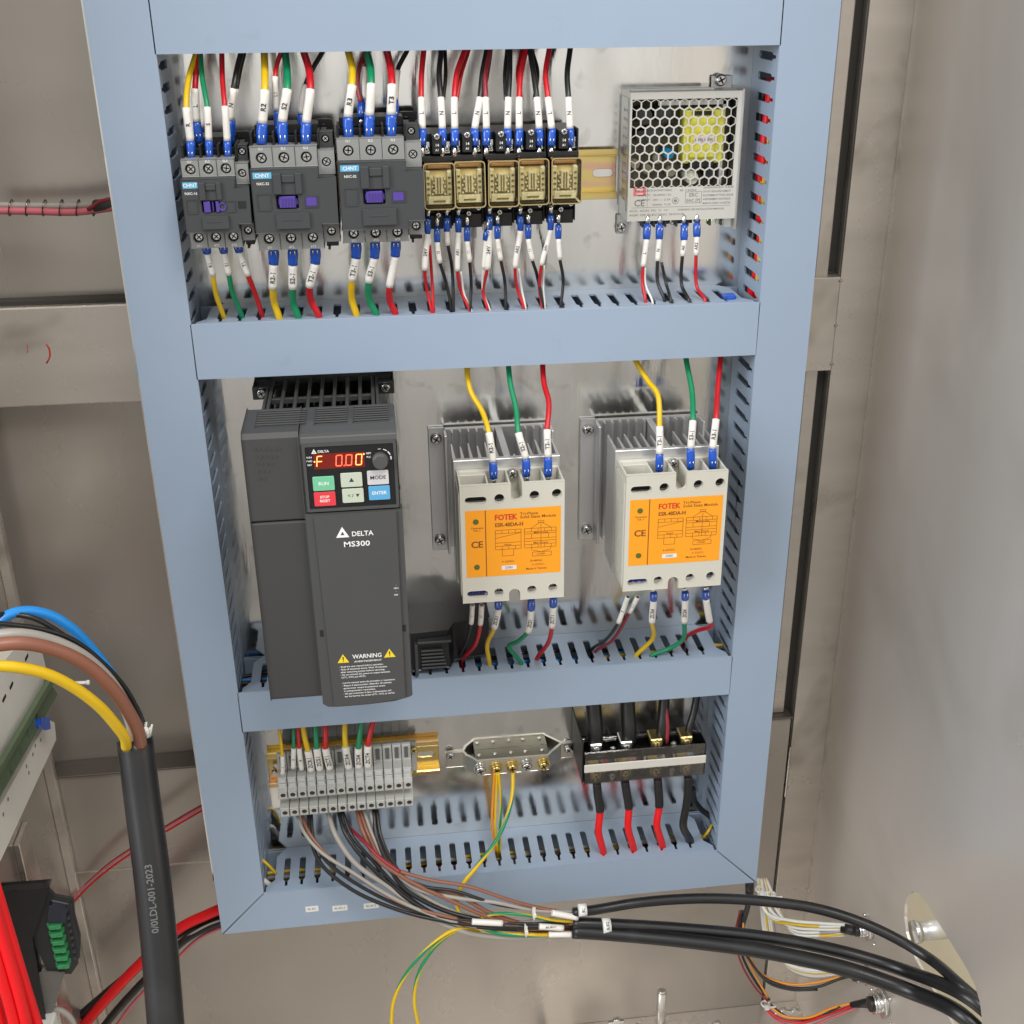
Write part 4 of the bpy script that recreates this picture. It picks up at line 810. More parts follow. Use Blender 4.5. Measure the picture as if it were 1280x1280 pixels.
    put_text(br, 'Main Load', X(.79), yt, Z(.375), 1.5, width=10); put_text(br, 'Main Power', X(.79), yt, Z(.53), 1.5, width=11); put_text(br, 'Input', X(.44), yt, Z(.53), 1.4, width=5); put_text(br, 'LOAD', X(.79), yt, Z(.70), 1.4, width=6)
    obj('brown_print', br, inkbr, lb)
    for fz in (.165, .845): obj('lamp_window', MB().cyl((X(.11), yl, Z(fz)), 'y', 2.1, -.3, 14), mat('lamp_dull_green', (.10, .13, .03), .3), lb)
    dt = obj('date_sticker', MB().box(X(.37), X(.53), yt - .05, yl, Z(.91), Z(.85)), paper, lb)
    obj('date_print', put_text(MB(), '22081', X(.45), yt - .1, Z(.88), 1.7), mat('ink_blue', (.1, .15, .4), .5), lb)
    # heatsink: front plate, fins, centre web and the rear plate with its screwed flange
    hx0, hx1 = x0 - 2, x1 + 1.5; hz0, hz1 = -377, -277.0
    obj('heatsink_front_plate', MB().box(hx0, hx1, -13.8, -9, hz0, hz1), alu, r, bev=.4)
    m = MB()
    for i in range(13):
        x = hx0 + 1.2 + i * (hx1 - hx0 - 2.4) / 12; L = (24 if i % 2 else 30) if i not in (6, 7) else 4
        m.prism([(x - 1.2, -9), (x - .45, -9 + L), (x + .45, -9 + L), (x + 1.2, -9)], 'z', hz0, hz1 - .3)
        if i not in (6, 7): m.prism([(x + 1.6, 50), (x + 2.3, 44), (x + 2.9, 44), (x + 3.6, 50)], 'z', hz0, hz1)
    obj('heatsink_fins', m, alu, r)
    obj('heatsink_web', MB().box(xc - 2.6, xc + 2.6, -9, 50, hz0 + .2, hz1 - .2), alu, r, bev=.3)
    obj('heatsink_rear_plate', MB().box(hx0 - 2, hx1 + 3, 50, 54.5, hz0, hz1 + 1).box(hx0 - 3, hx0 - .8, 36, 50, hz0, hz1 + .5).box(hx1 + 1, hx1 + 3, 36, 50, hz0, hz1 + .5), alu, r, bev=.4)
    fl = obj('heatsink_flange', MB().box(-40, hx0 - 2, 53, 56.6, hz0 - 4, hz1 + 1).box(-28, -26, 50.5, 53, hz0 - 4, hz1 + 1), alu, r, bev=.4)
    for z in (-284, -371): screw('mounting_screw', r, (-34, 48.5, z), 4.4, chrome, 4, random.uniform(0, 1.4))
    return r
sA = ssr(); sB = copy_tree(sA, (119.5, 0, 1.0))
sA['label'] = 'cream relay with orange label beside the drive'; sB['label'] = 'cream relay with orange label nearest the right duct'

# ================================================================== black terminal housing beside the drive
def side_block():
    z1, z0 = P(560, 779, 20).z, s2t
    x0, x1 = -64, P(612, 790, 20).x; r = empty('black_terminal_housing', ((x0 + x1) / 2, 20, z0 + .3), 'black plastic housing with ridges low beside the drive', 'terminal housing')
    xm = P(560, 800, 15).x
    obj('housing', MB().prism([(x0, 14), (x0, 56.8), (x1, 56.8), (x1, 26), (xm + 4, 20), (xm, 10), (x0 + 2, 8)], 'z', z0 + 4.2, z1), blk, r, bev=.8)
    m = MB()
    for i in range(6): m.box(x0 + 9, xm - 2 - i * .6, 8 - 2, 10, z0 + 6 + i * 3.2, z0 + 7.6 + i * 3.2)
    m.box(x0 + 4, x0 + 6.5, 2, 12, z0 + 3, z1 - 8).box(x0 + 6.5, xm + 2, 3, 12, z1 - 8, z1 - 6)
    obj('ridge', m, dark2, r, bev=.3)
side_block()

# ================================================================== grey DIN terminal blocks
def term_block(x, w_):
    r = empty('terminal_block', (x + w_ / 2, 28, -596), 'x', 'terminal block', 'fourteen grey terminal blocks on the lower rail')
    a, b = x + .3, x + w_ - .3
    zA = P(430, 966, 6).z; zT = P(430, 937, 19).z
    prof = [(50, -594), (4, -594.5), (1, -593.5), (1, -585.2), (12, -584.0), (12, -577.0), (1, -575.5), (1, -568.0), (6, -566.8), (6, zA), (19, zA - .5), (19, zT), (22, zT + .6), (25, zT - 3), (29, zT - 14), (50, zT - 17)]
    obj('body', MB().prism([(p[0], p[1]) for p in prof], 'x', a, b), termg, r, bev=.35)
    obj('marker_tag', MB().box(a + .7, b - .7, 5.0, 6.1, zA - 10.2, zA - 5.6).box(a + .7, b - .7, 5.0, 6.1, zA - 4.9, zA - .8), mat('marker_grey', (.52, .53, .52), .45), r, bev=.25)
    m = MB(); 
    for z in (-571.2, -589.2): m.prism(rrect(a + .5, b - .5, z - 3.1, z + 3.1, .5), 'y', .2, 1.1, holes=[circle((a + b) / 2 + .2, z, 2.25, 12)])
    obj('screw_collar', m, termg, r)
    for z in (-571.2, -589.2): obj('screw_hole', MB().cyl(((a + b) / 2 + .2, .98, z), 'y', 2.1, -.12, 12).box((a + b) / 2 - 1.4, (a + b) / 2 + 1.8, .5, .84, z - .3, z + .3), mat('hole_grey', (.055, .05, .045), .4, .3), r)
    obj('wire_funnel', MB().box((a + b) / 2 - 1.6, (a + b) / 2 + 1.6, 17.6, 19.4, zA + 2, zA + 12), mat('funnel_dark', (.10, .10, .10), .6), r)
    return r
tx0, tx1 = P(347, 990, 1).x, P(516, 978, 1).x; tw = (tx1 - tx0) / 14
t0 = term_block(tx0, tw); names = ['first terminal block at the left end of the lower rail, with thin yellow wire', 'second terminal block from the left, with thin green wire', 'third terminal block from the left, with red wire', 'fourth terminal block from the left, under the first thick yellow wire', 'fifth terminal block from the left', 'sixth terminal block from the left, under the first thick red wire', 'empty terminal block in the gap between the two wire groups', 'eighth terminal block from the left, under the last yellow wire', 'ninth terminal block from the left, under the last green wire', 'tenth terminal block from the left, under the last red wire', 'first of the four unused terminal blocks on the right', 'second of the four unused terminal blocks on the right', 'third of the four unused terminal blocks on the right', 'last unused terminal block beside the end stop and bare rail']
t0['label'] = names[0]
for i in range(1, 14): copy_tree(t0, (tw * i, 0, 0))['label'] = names[i]
o = obj('end_stop', MB().box(tx1 + .4, tx1 + 5, 44, 49, -590, -560), termg, bev=.4); tag(o, 'small grey end stop clamped against the last terminal block', 'end stop')
screw('screw', o, (tx1 + 2.6, 40, -566), 3.2, brass, 3, .6)

# ================================================================== earth bar
def earth_bar():
    ya, yf = 55, 40; a = P(592, 960, yf); b = P(690, 952, yf); zt_ = P(600, 951, yf).z; zl = P(600, 969, yf).z
    xl, xr = P(558, 950, 54).x, P(716, 940, 54).x; c0, c1 = P(585, 950, 54).x, P(696, 940, 54).x
    r = empty('earth_bar', ((a.x + b.x) / 2, 30, zl), 'bent brass coloured earth bar with five screws between the terminals and power block', 'earth bar')
    em = mat('earth_bar_metal', (.60, .57, .50), .34, .85, bump=.08, var=.08)
    t = 1.6; zt_, zl = zt_, zl
    pl = [(xl, ya), (c0 - 4, ya), (a.x - 6, 50), (a.x, yf + 4), (a.x + 3, yf), (b.x - 3, yf), (b.x, yf + 4), (b.x + 6, 50), (c1 + 4, ya), (xr, ya)]
    inner = [(p[0], p[1] - 0) for p in pl]; off = [(xl, ya + t), (c0 - 3, ya + t), (a.x - 4.5, 51), (a.x + 1.5, yf + 4.5), (a.x + 3.5, yf + t), (b.x - 3.5, yf + t), (b.x - 1.5, yf + 4.5), (b.x + 4.5, 51), (c1 + 3, ya + t), (xr, ya + t)]
    obj('bar', MB().prism(inner + off[::-1], 'z', zl, zt_), em, r, bev=.3)
    obj('back_block', MB().box(a.x + 2, b.x - 2, yf + 1.9, 56.9, zl + .6, zt_ - .4), mat('block_olive', (.22, .21, .16), .4, .7, var=.1), r, bev=.4)
    for i, (u, v, mt) in enumerate(((600, 960, chrome), (620, 959, brass), (640, 957, brass), (658, 955, chrome), (679, 954, brass))):
        q = P(u, v, yf); obj('washer', MB().cyl((q.x, yf - .1, q.z), 'y', 6.0, -1, 18), mt, r)
        screw('earth_screw', r, (q.x, yf - 6, q.z), 4.7, mt, 5, random.uniform(0, 1.4))
        obj('stud_end', MB().cyl((q.x, yf + 8, zt_ - 1), 'z', 1.5, 1.8, 12), chrome, r)
    for u, v in ((563, 946), (711, 938)):
        q = P(u, v, 50); screw('mounting_screw', r, (q.x, 49, q.z), 3.8, chrome, 5, .7); 
earth_bar()

# ================================================================== power terminal block with a clear cover
def power_block():
    yf = 0; a = P(731, 945, yf); b = P(883, 932, yf); zt_ = P(733, 942, yf).z; zl = P(733, 981, yf).z; W_ = b.x - a.x
    r = empty('power_terminal_block', ((a.x + b.x) / 2, 25, zl), 'black four pole power terminal block under a clear cover with a white strip', 'terminal block')
    obj('base', MB().box(a.x + 1, b.x - 1, 36, D - .4, zl + 1, zl + 9), blk, r, bev=.8)
    m = MB()
    for i in range(5):
        x = a.x + 1.2 + (W_ - 2.4) * i / 4; m.box(x - 1.0, x + 1.0, 10, 40, zl + .5, zt_ - 3)
        if i < 4: m.box(x + 1.0, x + 1.0 + (W_ - 2.4) / 4 - 2, 26, 36, zl + 5, zl + 9)
    obj('divider', m, mat('divider_grey', (.05, .048, .045), .4), r, bev=.4)
    obj('side_plate', MB().box(a.x - 1.5, a.x - .3, 4, D - 1, zl - 1, zt_ + 8), blk, r, bev=.4)
    for i in range(4):
        x = a.x + W_ * (i + .5) / 4 - 2
        for z, mt in ((zt_ - 1.5, brass if i in (2, 3) else chrome), (zl + 3.5, brass)):
            obj('terminal_clamp', MB().box(x - 5.2, x + 5.2, 8, 24, z - 4, z + 4), mt, r, bev=.8)
            screw('terminal_screw', r, (x, 5.2, z), 3.6, mt, 3, random.uniform(0, 1.4))
        if i in (0, 2):
            for z in (zt_ - 2, zl + 3): screw('cover_screw', r, (x + 14, 4, z), 2.9, chrome, 2, .4)
    c_ = MB().box(a.x, b.x, yf, yf + 1, zl, zt_).box(a.x, b.x, yf + 1, 22, zt_ - 1, zt_).box(a.x, b.x, yf + 1, 18, zl, zl + 1).box(a.x, a.x + 1, yf + 1, 20, zl + 1, zt_ - 1).box(b.x - 1, b.x, yf + 1, 20, zl + 1, zt_ - 1)
    obj('clear_cover', c_, clear, r, bev=.3)
    sz = P(733, 960, yf).z; m = MB().box(a.x - .4, b.x + .2, yf - 1.4, yf - .1, sz - 4.4, sz + 3.6)
    obj('white_strip', m, mat('strip_cream', (.62, .60, .55), .5), r, bev=.5)
power_block()

# ================================================================== wires of the upper row, above the contactors
G1 = 'wires with marker sleeves above the contactors'; UP = ('up',)
def top(col, r, label, pts, txt=None, y=(-4, -2, 24), g=G1, **k): return wire(col, r, label, pts, y, fer=(0, 1), sl=(1, 2), txt=txt, end=UP, group=g, **k)
top('yellow', 1.9, 'yellow wire with sleeve R, leftmost above the small contactor', [(239, 199), (238, 176), (233, 135), (236, 98), (246, 62)], 'R')
top('red', 1.9, 'red wire with sleeve L behind the yellow and green ones at far left', [(250, 178), (246, 152), (244, 111), (246, 84), (248, 62)], 'L', y=(12, 12, 24))
top('green', 1.7, 'green wire with sleeve S above the small contactor', [(262, 198), (261, 175), (259, 134), (253, 98), (250, 62)], 'S')
top('red', 1.7, 'red wire with blank sleeve, third above the small contactor', [(285, 197), (284, 176), (281, 133), (278, 98), (277, 62)])
top('black', 1.9, 'black wire with sleeve N leaning right above the small contactor', [(286, 180), (287, 150), (292, 111), (297, 84), (302, 62)], 'N', y=(8, 8, 24))
top('black', 1.4, 'thin black wire beside the sleeve N wire', [(289, 180), (291, 150), (296, 111), (301, 84), (306, 62)], None, y=(14, 14, 28), rs=1.5)
top('yellow', 2.4, 'thick yellow wire with sleeve R2 above the middle contactor', [(327, 180), (328, 154), (331, 113), (331, 85), (330, 62)], 'R2', rs=3.0)
top('red', 1.5, 'thin red wire with sleeve L1 between the yellow and green of the middle contactor', [(348, 170), (346, 138), (344, 96), (347, 78), (352, 62)], 'L1', y=(6, 6, 24))
top('green', 2.4, 'thick green wire with sleeve S2 above the middle contactor', [(354, 181), (353, 152), (359, 112), (359, 88), (356, 62)], 'S2', rs=3.0)
top('red', 2.4, 'thick red wire with blank sleeve above the middle contactor', [(382, 180), (383, 153), (388, 112), (386, 86), (379, 62)], None, rs=2.9)
top('black', 1.6, 'black wire running up right behind the middle contactor wires', [(378, 165), (376, 142), (382, 106), (392, 84), (405, 60)], None, y=(18, 20, 30))
top('yellow', 2.3, 'thick yellow wire with sleeve R3 above the right contactor', [(436, 173), (435, 146), (440, 107), (440, 84), (435, 62)], 'R3', rs=2.9)
wire('dark red', 1.5, 'dark red wire in a bare lug between yellow and green of the right contactor', [(451, 147), (451, 129), (447, 112), (449, 86), (457, 62)], (8, 24), fer=(0, 1), end=UP, group=G1)
top('dark red', 1.3, 'thin dark red wire with blank sleeve behind the thick green one', [(458, 150), (456, 124), (456, 84), (458, 74), (462, 62)], None, y=(16, 16, 28))
top('green', 2.4, 'thick green wire with blank sleeve above the right contactor', [(461, 172), (462, 144), (464, 105), (463, 84), (458, 62)], None, rs=2.9)
top('red', 2.4, 'thick red wire with sleeve T3 above the right contactor', [(489, 171), (489, 143), (490, 106), (488, 84), (483, 60)], 'T3', rs=3.0)
top('black', 1.6, 'black wire leaning right behind the sleeve T3 wire', [(494, 150), (494, 125), (497, 88), (502, 76), (510, 60)], None, y=(18, 20, 30))
# below the contactors
G2 = 'wires with marker sleeves below the contactors'; Z1 = ('z', s1t)
def bot(col, r, label, pts, txt=None, y=(-6, 0, 15), g=G2, end=Z1, fer=(0, 1), sl=(1, 2), **k): return wire(col, r, label, pts, y, fer=fer, sl=sl, txt=txt, end=end, group=g, **k)
bot('yellow', 1.7, 'yellow wire with sleeve R1 under the small contactor', [(257, 306), (259, 316), (266, 344), (270, 368), (280, 397)], 'R1', rs=2.1, rf=2.9)
bot('green', 1.7, 'green wire with sleeve S1 under the small contactor', [(278, 306), (280, 315), (286, 343), (291, 367), (303, 397)], 'S1', rs=2.1, rf=2.9)
bot('red', 1.7, 'red wire with sleeve T1 under the small contactor', [(297, 305), (299, 314), (310, 344), (319, 367), (328, 396)], 'T1', rs=2.1, rf=2.9)
bot('yellow', 2.4, 'thick yellow wire with sleeve R2-1 under the middle contactor', [(342, 307), (342, 330), (341, 360), (343, 379), (349, 400)], 'R2-1', rs=3.0)
bot('green', 2.3, 'thick green wire with sleeve S2-1 under the middle contactor', [(366, 307), (366, 331), (366, 360), (367, 380), (373, 400)], 'S2-1', rs=3.0)
bot('red', 2.4, 'thick red wire with sleeve T2-1 under the middle contactor', [(394, 306), (394, 329), (387, 358), (389, 376), (399, 398)], 'T2-1', rs=3.0)
bot('yellow', 2.4, 'thick yellow wire with sleeve T3-1 under the right contactor', [(445, 298), (445, 322), (440, 350), (440, 375), (446, 396)], 'T3-1', rs=3.0)
bot('green', 2.3, 'thick green wire with sleeve S3-1 under the right contactor', [(469, 297), (468, 322), (461, 352), (462, 376), (471, 396)], 'S3-1', rs=2.9)
bot('red', 2.3, 'thick red wire with blank sleeve under the right contactor', [(495, 297), (494, 320), (487, 358), (488, 378), (495, 396)], None, rs=2.6)

# relays: two feeds above each, coil wires below
G3 = 'feed wires above the amber relays'
for x, xs, mid, e_, col, t, lab in ((528, 526.5, 527, 530, 'red', 'L', 'red wire with sleeve L above the first amber relay'), (553, 551, 549, 552, 'black', 'N', 'black wire with sleeve N above the first amber relay'),
        (568.5, 568, 571, 582, 'red', 'L', 'red wire with sleeve L above the second amber relay'), (593.5, 600, 603, 609, 'black', 'N', 'black wire with sleeve N above the second amber relay'),
        (608, 607, 606, 612, 'dark red', 'L', 'dark red wire with sleeve L above the middle amber relay'), (634.5, 635.5, 637, 637, 'black', 'N', 'black wire with sleeve N above the middle amber relay'),
        (649, 649, 651, 658, 'red', 'L', 'red wire with sleeve L above the fourth amber relay'), (674, 671, 667, 662, 'black', 'N', 'black wire with sleeve N above the fourth amber relay'),
        (689.5, 685, 682, 687, 'red', 'L', 'red wire with sleeve L above the last amber relay'), (712.5, 710.5, 709, 713, 'black', 'N', 'black wire with sleeve N at the right end above the last amber relay')):
    wire(col, 1.9, lab, [(x, 182), (x, 161), (xs, 122), (mid, 92), (e_, 58)], (0, 2, 6, 16, 26), fer=(0, 1), sl=(1, 2), txt=t, end=UP, group=G3, rs=2.35, rf=2.75, tongue=True)
for lab, c, pts in (('second black wire rising beside the first relay N wire', 'black', [(554, 125), (557, 95), (556, 58)]), ('second red wire rising beside the second relay L wire', 'red', [(571, 125), (577, 92), (587, 58)]),
        ('second dark wire rising beside the second relay N wire', 'dark red', [(603, 125), (609, 95), (614, 58)]), ('second black wire rising beside the middle relay N wire', 'black', [(632, 124), (631, 92), (634, 58)]),
        ('second red wire rising beside the fourth relay L wire', 'red', [(652, 124), (647, 92), (653, 58)]), ('black wire crossing behind the fourth relay feeds', 'black', [(668, 124), (672, 90), (664, 58)])):
    wire(c, 1.3, lab, pts, (9, 20, 30), end=UP, group=G3)
G4 = 'coil wires below the amber relays'
def rb(col, label, pts, txt=None, y=(2, 4, 20), r=1.15, **k): bot(col, r, label, pts, txt, y=y, g=G4, tongue=True, rs=k.pop('rs', 1.75), rf=k.pop('rf', 2.2), n=8, **k)
rb('red', 'red wire with sleeve 24V below the first amber relay', [(535, 273), (534, 292), (531, 337), (534, 364), (540, 391)], '24V', rs=2.2)
wire('red', 1.1, 'bare red wire close beside the first 24V wire', [(536, 292), (537, 306), (540, 350), (542, 391)], (4, 4, 12, 22), sl=(0, 1), end=Z1, group=G4, rs=1.6)
rb('black', 'black wire with sleeve 12 crossing left below the first amber relay', [(546.5, 285), (546.5, 302), (550, 328), (557, 351), (565, 389)], '12')
rb('black', 'black wire with short sleeve at right below the first amber relay', [(558.5, 272), (558.5, 289), (560, 306), (565, 335), (567, 390)], None)
rb('red', 'red wire with sleeve AR1 below the second amber relay', [(573, 272), (573, 290), (572, 338), (577, 366), (588, 391)], 'AR1', rs=1.9)
rb('black', 'black wire with sleeve 11 below the second amber relay', [(584, 284), (584, 301), (587, 327), (589, 357), (588, 391)], '11')
rb('red', 'red wire with sleeve 24V below the middle amber relay', [(612, 270), (612, 287), (609, 336), (604, 366), (611, 390)], '24V', rs=2.3)
rb('white', 'thin white wire curving below the middle amber relay', [(609, 288), (607, 300), (604, 336), (604, 366), (613, 390)], None, r=.8, rs=1.2)
rb('black', 'black wire with sleeve 11 below the middle amber relay', [(622, 282), (622, 298), (626, 325), (631, 352), (633, 389)], '11')
rb('red', 'red wire with sleeve AR2 below the fourth amber relay', [(650.5, 270), (650.5, 288), (644, 334), (647, 362), (656, 388)], 'AR2', rs=2.0)
rb('black', 'black wire with sleeve 11 below the fourth amber relay', [(660.5, 281), (660.5, 298), (665.5, 325), (671, 343), (680, 387)], '11')
rb('red', 'red wire with sleeve 24V below the last amber relay', [(688.5, 269), (688, 287), (677, 331), (674.5, 362), (679, 387)], '24V')
rb('black', 'black wire with sleeve, rightmost below the last amber relay', [(698, 281), (698, 298), (700, 324), (704, 350), (703, 388)], None)
wire('white', .8, 'thin white wire curving beside the second relay coil wires', [(576, 340), (581, 370), (590, 391)], (6, 12, 22), end=Z1, group=G4)
wire('white', .8, 'thin white wire curving beside the fourth relay red wire', [(648, 336), (653, 366), (658, 388)], (6, 12, 22), end=Z1, group=G4)
wire('white', .8, 'thin white wire beside the last relay red wire', [(680, 332), (679, 360), (682, 387)], (6, 12, 22), end=Z1, group=G4)
G5 = 'wires below the power supply'
def pw(col, label, pts, txt=None, y=(26, 22, 20), **k): bot(col, 1.25, label, pts, txt, y=y, g=G5, tongue=True, rs=2.0, rf=2.7, **k)
pw('red', 'red wire with sleeve L under the power supply, leftmost of its wires', [(809, 281), (808, 299), (804, 333), (803, 354), (807, 378)], 'L')
pw('black', 'black wire with sleeve N under the power supply', [(824.6, 281), (824, 299), (822, 326), (822, 352), (831, 377)], 'N')
pw('black', 'black wire with sleeve A0 under the power supply', [(855, 281), (855, 300), (853, 320), (852, 356), (864, 380)], 'A0')
pw('red', 'red wire with sleeve AR2 under the power supply, rightmost of its wires', [(871, 279), (871, 296), (870, 319), (871, 358), (884, 379)], 'AR2')
wire('black', 1.1, 'thin black wire between sleeves N and A0 under the power supply', [(827, 328), (832, 352), (840, 380)], (22, 20), end=Z1, group=G5)
wire('white', .8, 'thin white wire beside the leftmost power supply wire', [(806, 334), (807, 356), (816, 379)], (22, 20), end=Z1, group=G5)
# blue blob of tape and red scraps in the corners of the upper shelf
o = obj('cable_tie_mount', MB().box(177, 186, 12, 20, s1t + .1, s1t + 3).box(179, 184, 11, 12, s1t, s1t + 2), bluel, bev=.5); tag(o, 'small blue and white tie mount in the right corner of the upper shelf', 'tie mount')

# ================================================================== middle row
G6 = 'wires with marker sleeves above the solid state relays'
for col, lab, t, pts in (('yellow', 'yellow wire with sleeve R2-1 bending down to the left orange relay', 'R2-1', [(617, 598), (616, 577), (611, 541), (603, 515), (588, 488), (583, 452)]),
        ('green', 'green wire with sleeve S2-1 above the left orange relay', 'S2-1', [(658, 595), (657, 573), (648, 541), (645, 510), (638, 480), (635, 448)]),
        ('red', 'red wire with sleeve T2-1 kinked above the left orange relay', 'T2-1', [(685, 595), (685, 571), (684, 537), (686, 503), (680, 479), (678, 448)]),
        ('yellow', 'yellow wire with sleeve T3-1 bending down to the right orange relay', 'T3-1', [(824, 589), (824.5, 567), (824.5, 533), (822, 493), (809, 475), (793, 446)]),
        ('green', 'green wire with sleeve S3-1 above the right orange relay', 'S3-1', [(863.5, 586), (863.5, 560), (866, 526), (865, 490), (857, 444)]),
        ('red', 'red wire with sleeve R3-1 above the right orange relay, by the duct', 'R3-1', [(891, 586), (891, 560), (895, 524), (897, 487), (901, 443)])):
    n_ = len(pts); ys = [-28, -27, -22] + [-22 + (20 + 22) * (i + 1) / (n_ - 3) for i in range(n_ - 3)]
    wire(col, 2.0, lab, pts, ys, fer=(0, 1), sl=(1, 2), txt=t, end=UP, group=G6, rs=2.7, rf=3.0)
G7 = 'wires below the solid state relays'; Z2 = ('z', s2t)
def sb(col, label, pts, txt=None, fer=True, r=1.8, y=(-26, -24, -18, 2, 20), **k):
    ys = list(y); ys = ys[:len(pts) - 1] + [ys[-1]]
    wire(col, r, label, pts, ys, fer=(0, 1) if fer else None, sl=(1, 2), txt=txt, end=Z2, group=G7, rs=k.pop('rs', 2.7), rf=2.9, **k)
sb('black', 'thin black wire with sleeve 1 bending left under the left orange relay', [(591, 748), (590.5, 756), (589, 779), (584, 800), (573, 826)], '1', False, 1.3, rs=1.9)
sb('red', 'red wire with sleeve 11 bending left under the left orange relay', [(602, 748), (602, 756), (600.5, 780), (594, 806), (578, 825)], '11', False, 1.6, rs=2.1)
sb('yellow', 'yellow wire with sleeve ZCR1 under the left orange relay', [(623, 750), (623, 760), (618, 784), (609, 806), (612, 831)], 'ZCR1')
sb('green', 'green wire with sleeve ZCS1 looping left under the left orange relay', [(664, 749), (664, 762), (660, 789), (647, 802), (636, 808), (652, 830)], 'ZCS1', y=(-26, -24, -16, -6, 4, 18))
sb('red', 'red wire with sleeve ZCT1 under the left orange relay', [(692, 747), (691.5, 758), (690, 783), (685, 804), (671, 824)], 'ZCT1')
sb('black', 'black wire with sleeve 7 bending left under the right orange relay', [(790, 738), (785, 746), (773, 778), (757, 800), (740, 812)], '7', False, 1.4, rs=2.0)
sb('dark red', 'dark wire with short sleeve 111 under the right orange relay', [(800, 738), (797, 746), (787, 765), (766, 800), (744, 815)], '111', False, 1.4, rs=2.0)
sb('yellow', 'yellow wire with sleeve ZCR4 under the right orange relay', [(817, 741), (817, 750), (815, 777), (816, 798), (795, 820)], 'ZCR4')
sb('green', 'green wire with sleeve ZCS4 lying left over the shelf under the right orange relay', [(856.5, 740), (856.5, 749), (855.5, 777), (853, 800), (836, 811), (814, 820)], 'ZCS4', y=(-26, -24, -16, 0, 8, 14))
sb('red', 'red wire with blank sleeve looping left in the right corner under the orange relay', [(882.5, 739), (882.5, 748), (887, 776), (889, 783), (872, 788), (856, 799)], None, y=(-26, -24, -12, -4, 8, 20))

# ================================================================== lower row: feeds into the terminal blocks
G8 = 'wires entering the grey terminal blocks from above'
for col, r, t, pts, lab in (('yellow', 1.4, '1', [(354, 982), (353.5, 970), (353, 945), (351, 926), (347, 900)], 'thin yellow wire with plain sleeve entering the first terminal block'),
        ('green', 1.5, '3', [(366.5, 974), (366.5, 960), (367, 935), (367, 920), (366, 896)], 'thin green wire with sleeve entering the second terminal block'),
        ('red', 1.5, '8', [(378, 974), (377, 962), (374, 935), (373, 920), (371, 896)], 'thin dark red wire with sleeve entering the third terminal block'),
        ('yellow', 2.3, 'ZCR1', [(390, 976), (389, 963), (385, 938), (381, 922), (377, 896)], 'thick yellow wire with sleeve ZCR1 entering the fourth terminal block'),
        ('green', 2.3, 'ZCS1', [(402, 974), (400, 962), (396, 935), (395, 920), (393, 896)], 'thick green wire with sleeve ZCS1 entering the fifth terminal block'),
        ('red', 2.3, 'ZCT1', [(414, 974), (412.5, 961), (407, 935), (407, 920), (406, 896)], 'thick red wire with sleeve ZCT1 entering the sixth terminal block'),
        ('yellow', 2.3, 'ZCR4', [(437, 972), (436, 960), (432, 933), (431, 918), (431, 894)], 'thick yellow wire with sleeve ZCR4 entering the eighth terminal block'),
        ('green', 2.3, 'ZCS4', [(449, 972), (448.5, 959), (448, 935), (450, 918), (453, 892)], 'thick green wire with sleeve ZCS4 entering the ninth terminal block'),
        ('red', 2.3, 'ZCT4', [(460, 972), (460, 958), (460, 932), (463, 916), (469, 890)], 'thick red wire with sleeve ZCT4 entering the tenth terminal block')):
    wire(col, r, lab, pts, (13, 13, 13, 17, 26), sl=(1, 2), txt=t, end=UP, group=G8, rs=r * 1.35)
# power block cables
G9 = 'power cables at the four pole terminal block'
for i, (u0, u1, r, lab) in enumerate(((744, 741, 7.0, 'thick black cable dropping into the first pole of the power block'), (786, 784, 6.6, 'thick black cable dropping into the second pole of the power block'), (827, 831, 5.0, 'black cable dropping into the third pole of the power block'), (861, 872, 3.4, 'thinner black cable bending into the fourth pole of the power block'))):
    wire('black', r * .95, lab, [(u0, 936), (u0, 912), (u0 + (u1 - u0) * .5, 893), (u1, 864)], (16, 17, 22, 30), end=UP, group=G9, n=14)
wire('dark red', 2.0, 'thin dark red wire beside the third black cable above the power block', [(833, 930), (834, 905), (830, 866)], (12, 16, 28), end=UP, group=G9)
Z3 = ('z', s3)
for pts, k, lab in (([(746, 978), (747, 992), (750, 1014), (748, 1038), (754, 1066)], 2, 'red cable with black sleeve, first below the power block'),
        ([(781, 976), (783, 990), (786, 1010), (785, 1034), (792, 1062)], 2, 'red cable with black sleeve, second below the power block'),
        ([(822, 973), (823, 986), (824, 1008), (821, 1030), (828, 1058)], 2, 'red cable with black sleeve, third below the power block')):
    ys = (14, 12, 10, 8, 14); o = wire('bright red', 3.2, lab, pts, ys, end=Z3, group=G9, n=14)
    pa = Path([P(u, v, Y) for (u, v), Y in zip(pts, ys)]); obj('shrink_sleeve', MB().tube(pa.seg(0, k), 3.75, 14), blk, o)
wire('black', 3.5, 'black cable below the fourth pole of the power block', [(860, 970), (860, 985), (858, 1006), (854, 1032), (863, 1052)], (14, 12, 10, 8, 14), end=Z3, group=G9, n=14)
wire('black', 2.6, 'black cable bending behind into the right duct beside the power block', [(866, 985), (868, 1000), (878, 1013), (893, 1024)], (24, 30, 34, 30), group=G9)
wire('yellow', 1.2, 'short yellow wire across the gap in the right corner of the bottom duct', [(892, 1028), (886, 1038), (877, 1050)], (26, 20, 24), group=G9)
wire('yellow', 1.3, 'short yellow wire seen in the gap in the left corner of the bottom duct', [(322, 1070), (334, 1080), (345, 1092)], (26, 20, 24), group=G9)
wire('white', 2.4, 'short white wire seen in the gap in the left corner of the bottom duct', [(322, 1094), (333, 1103), (345, 1112)], (26, 20, 24), group=G9)
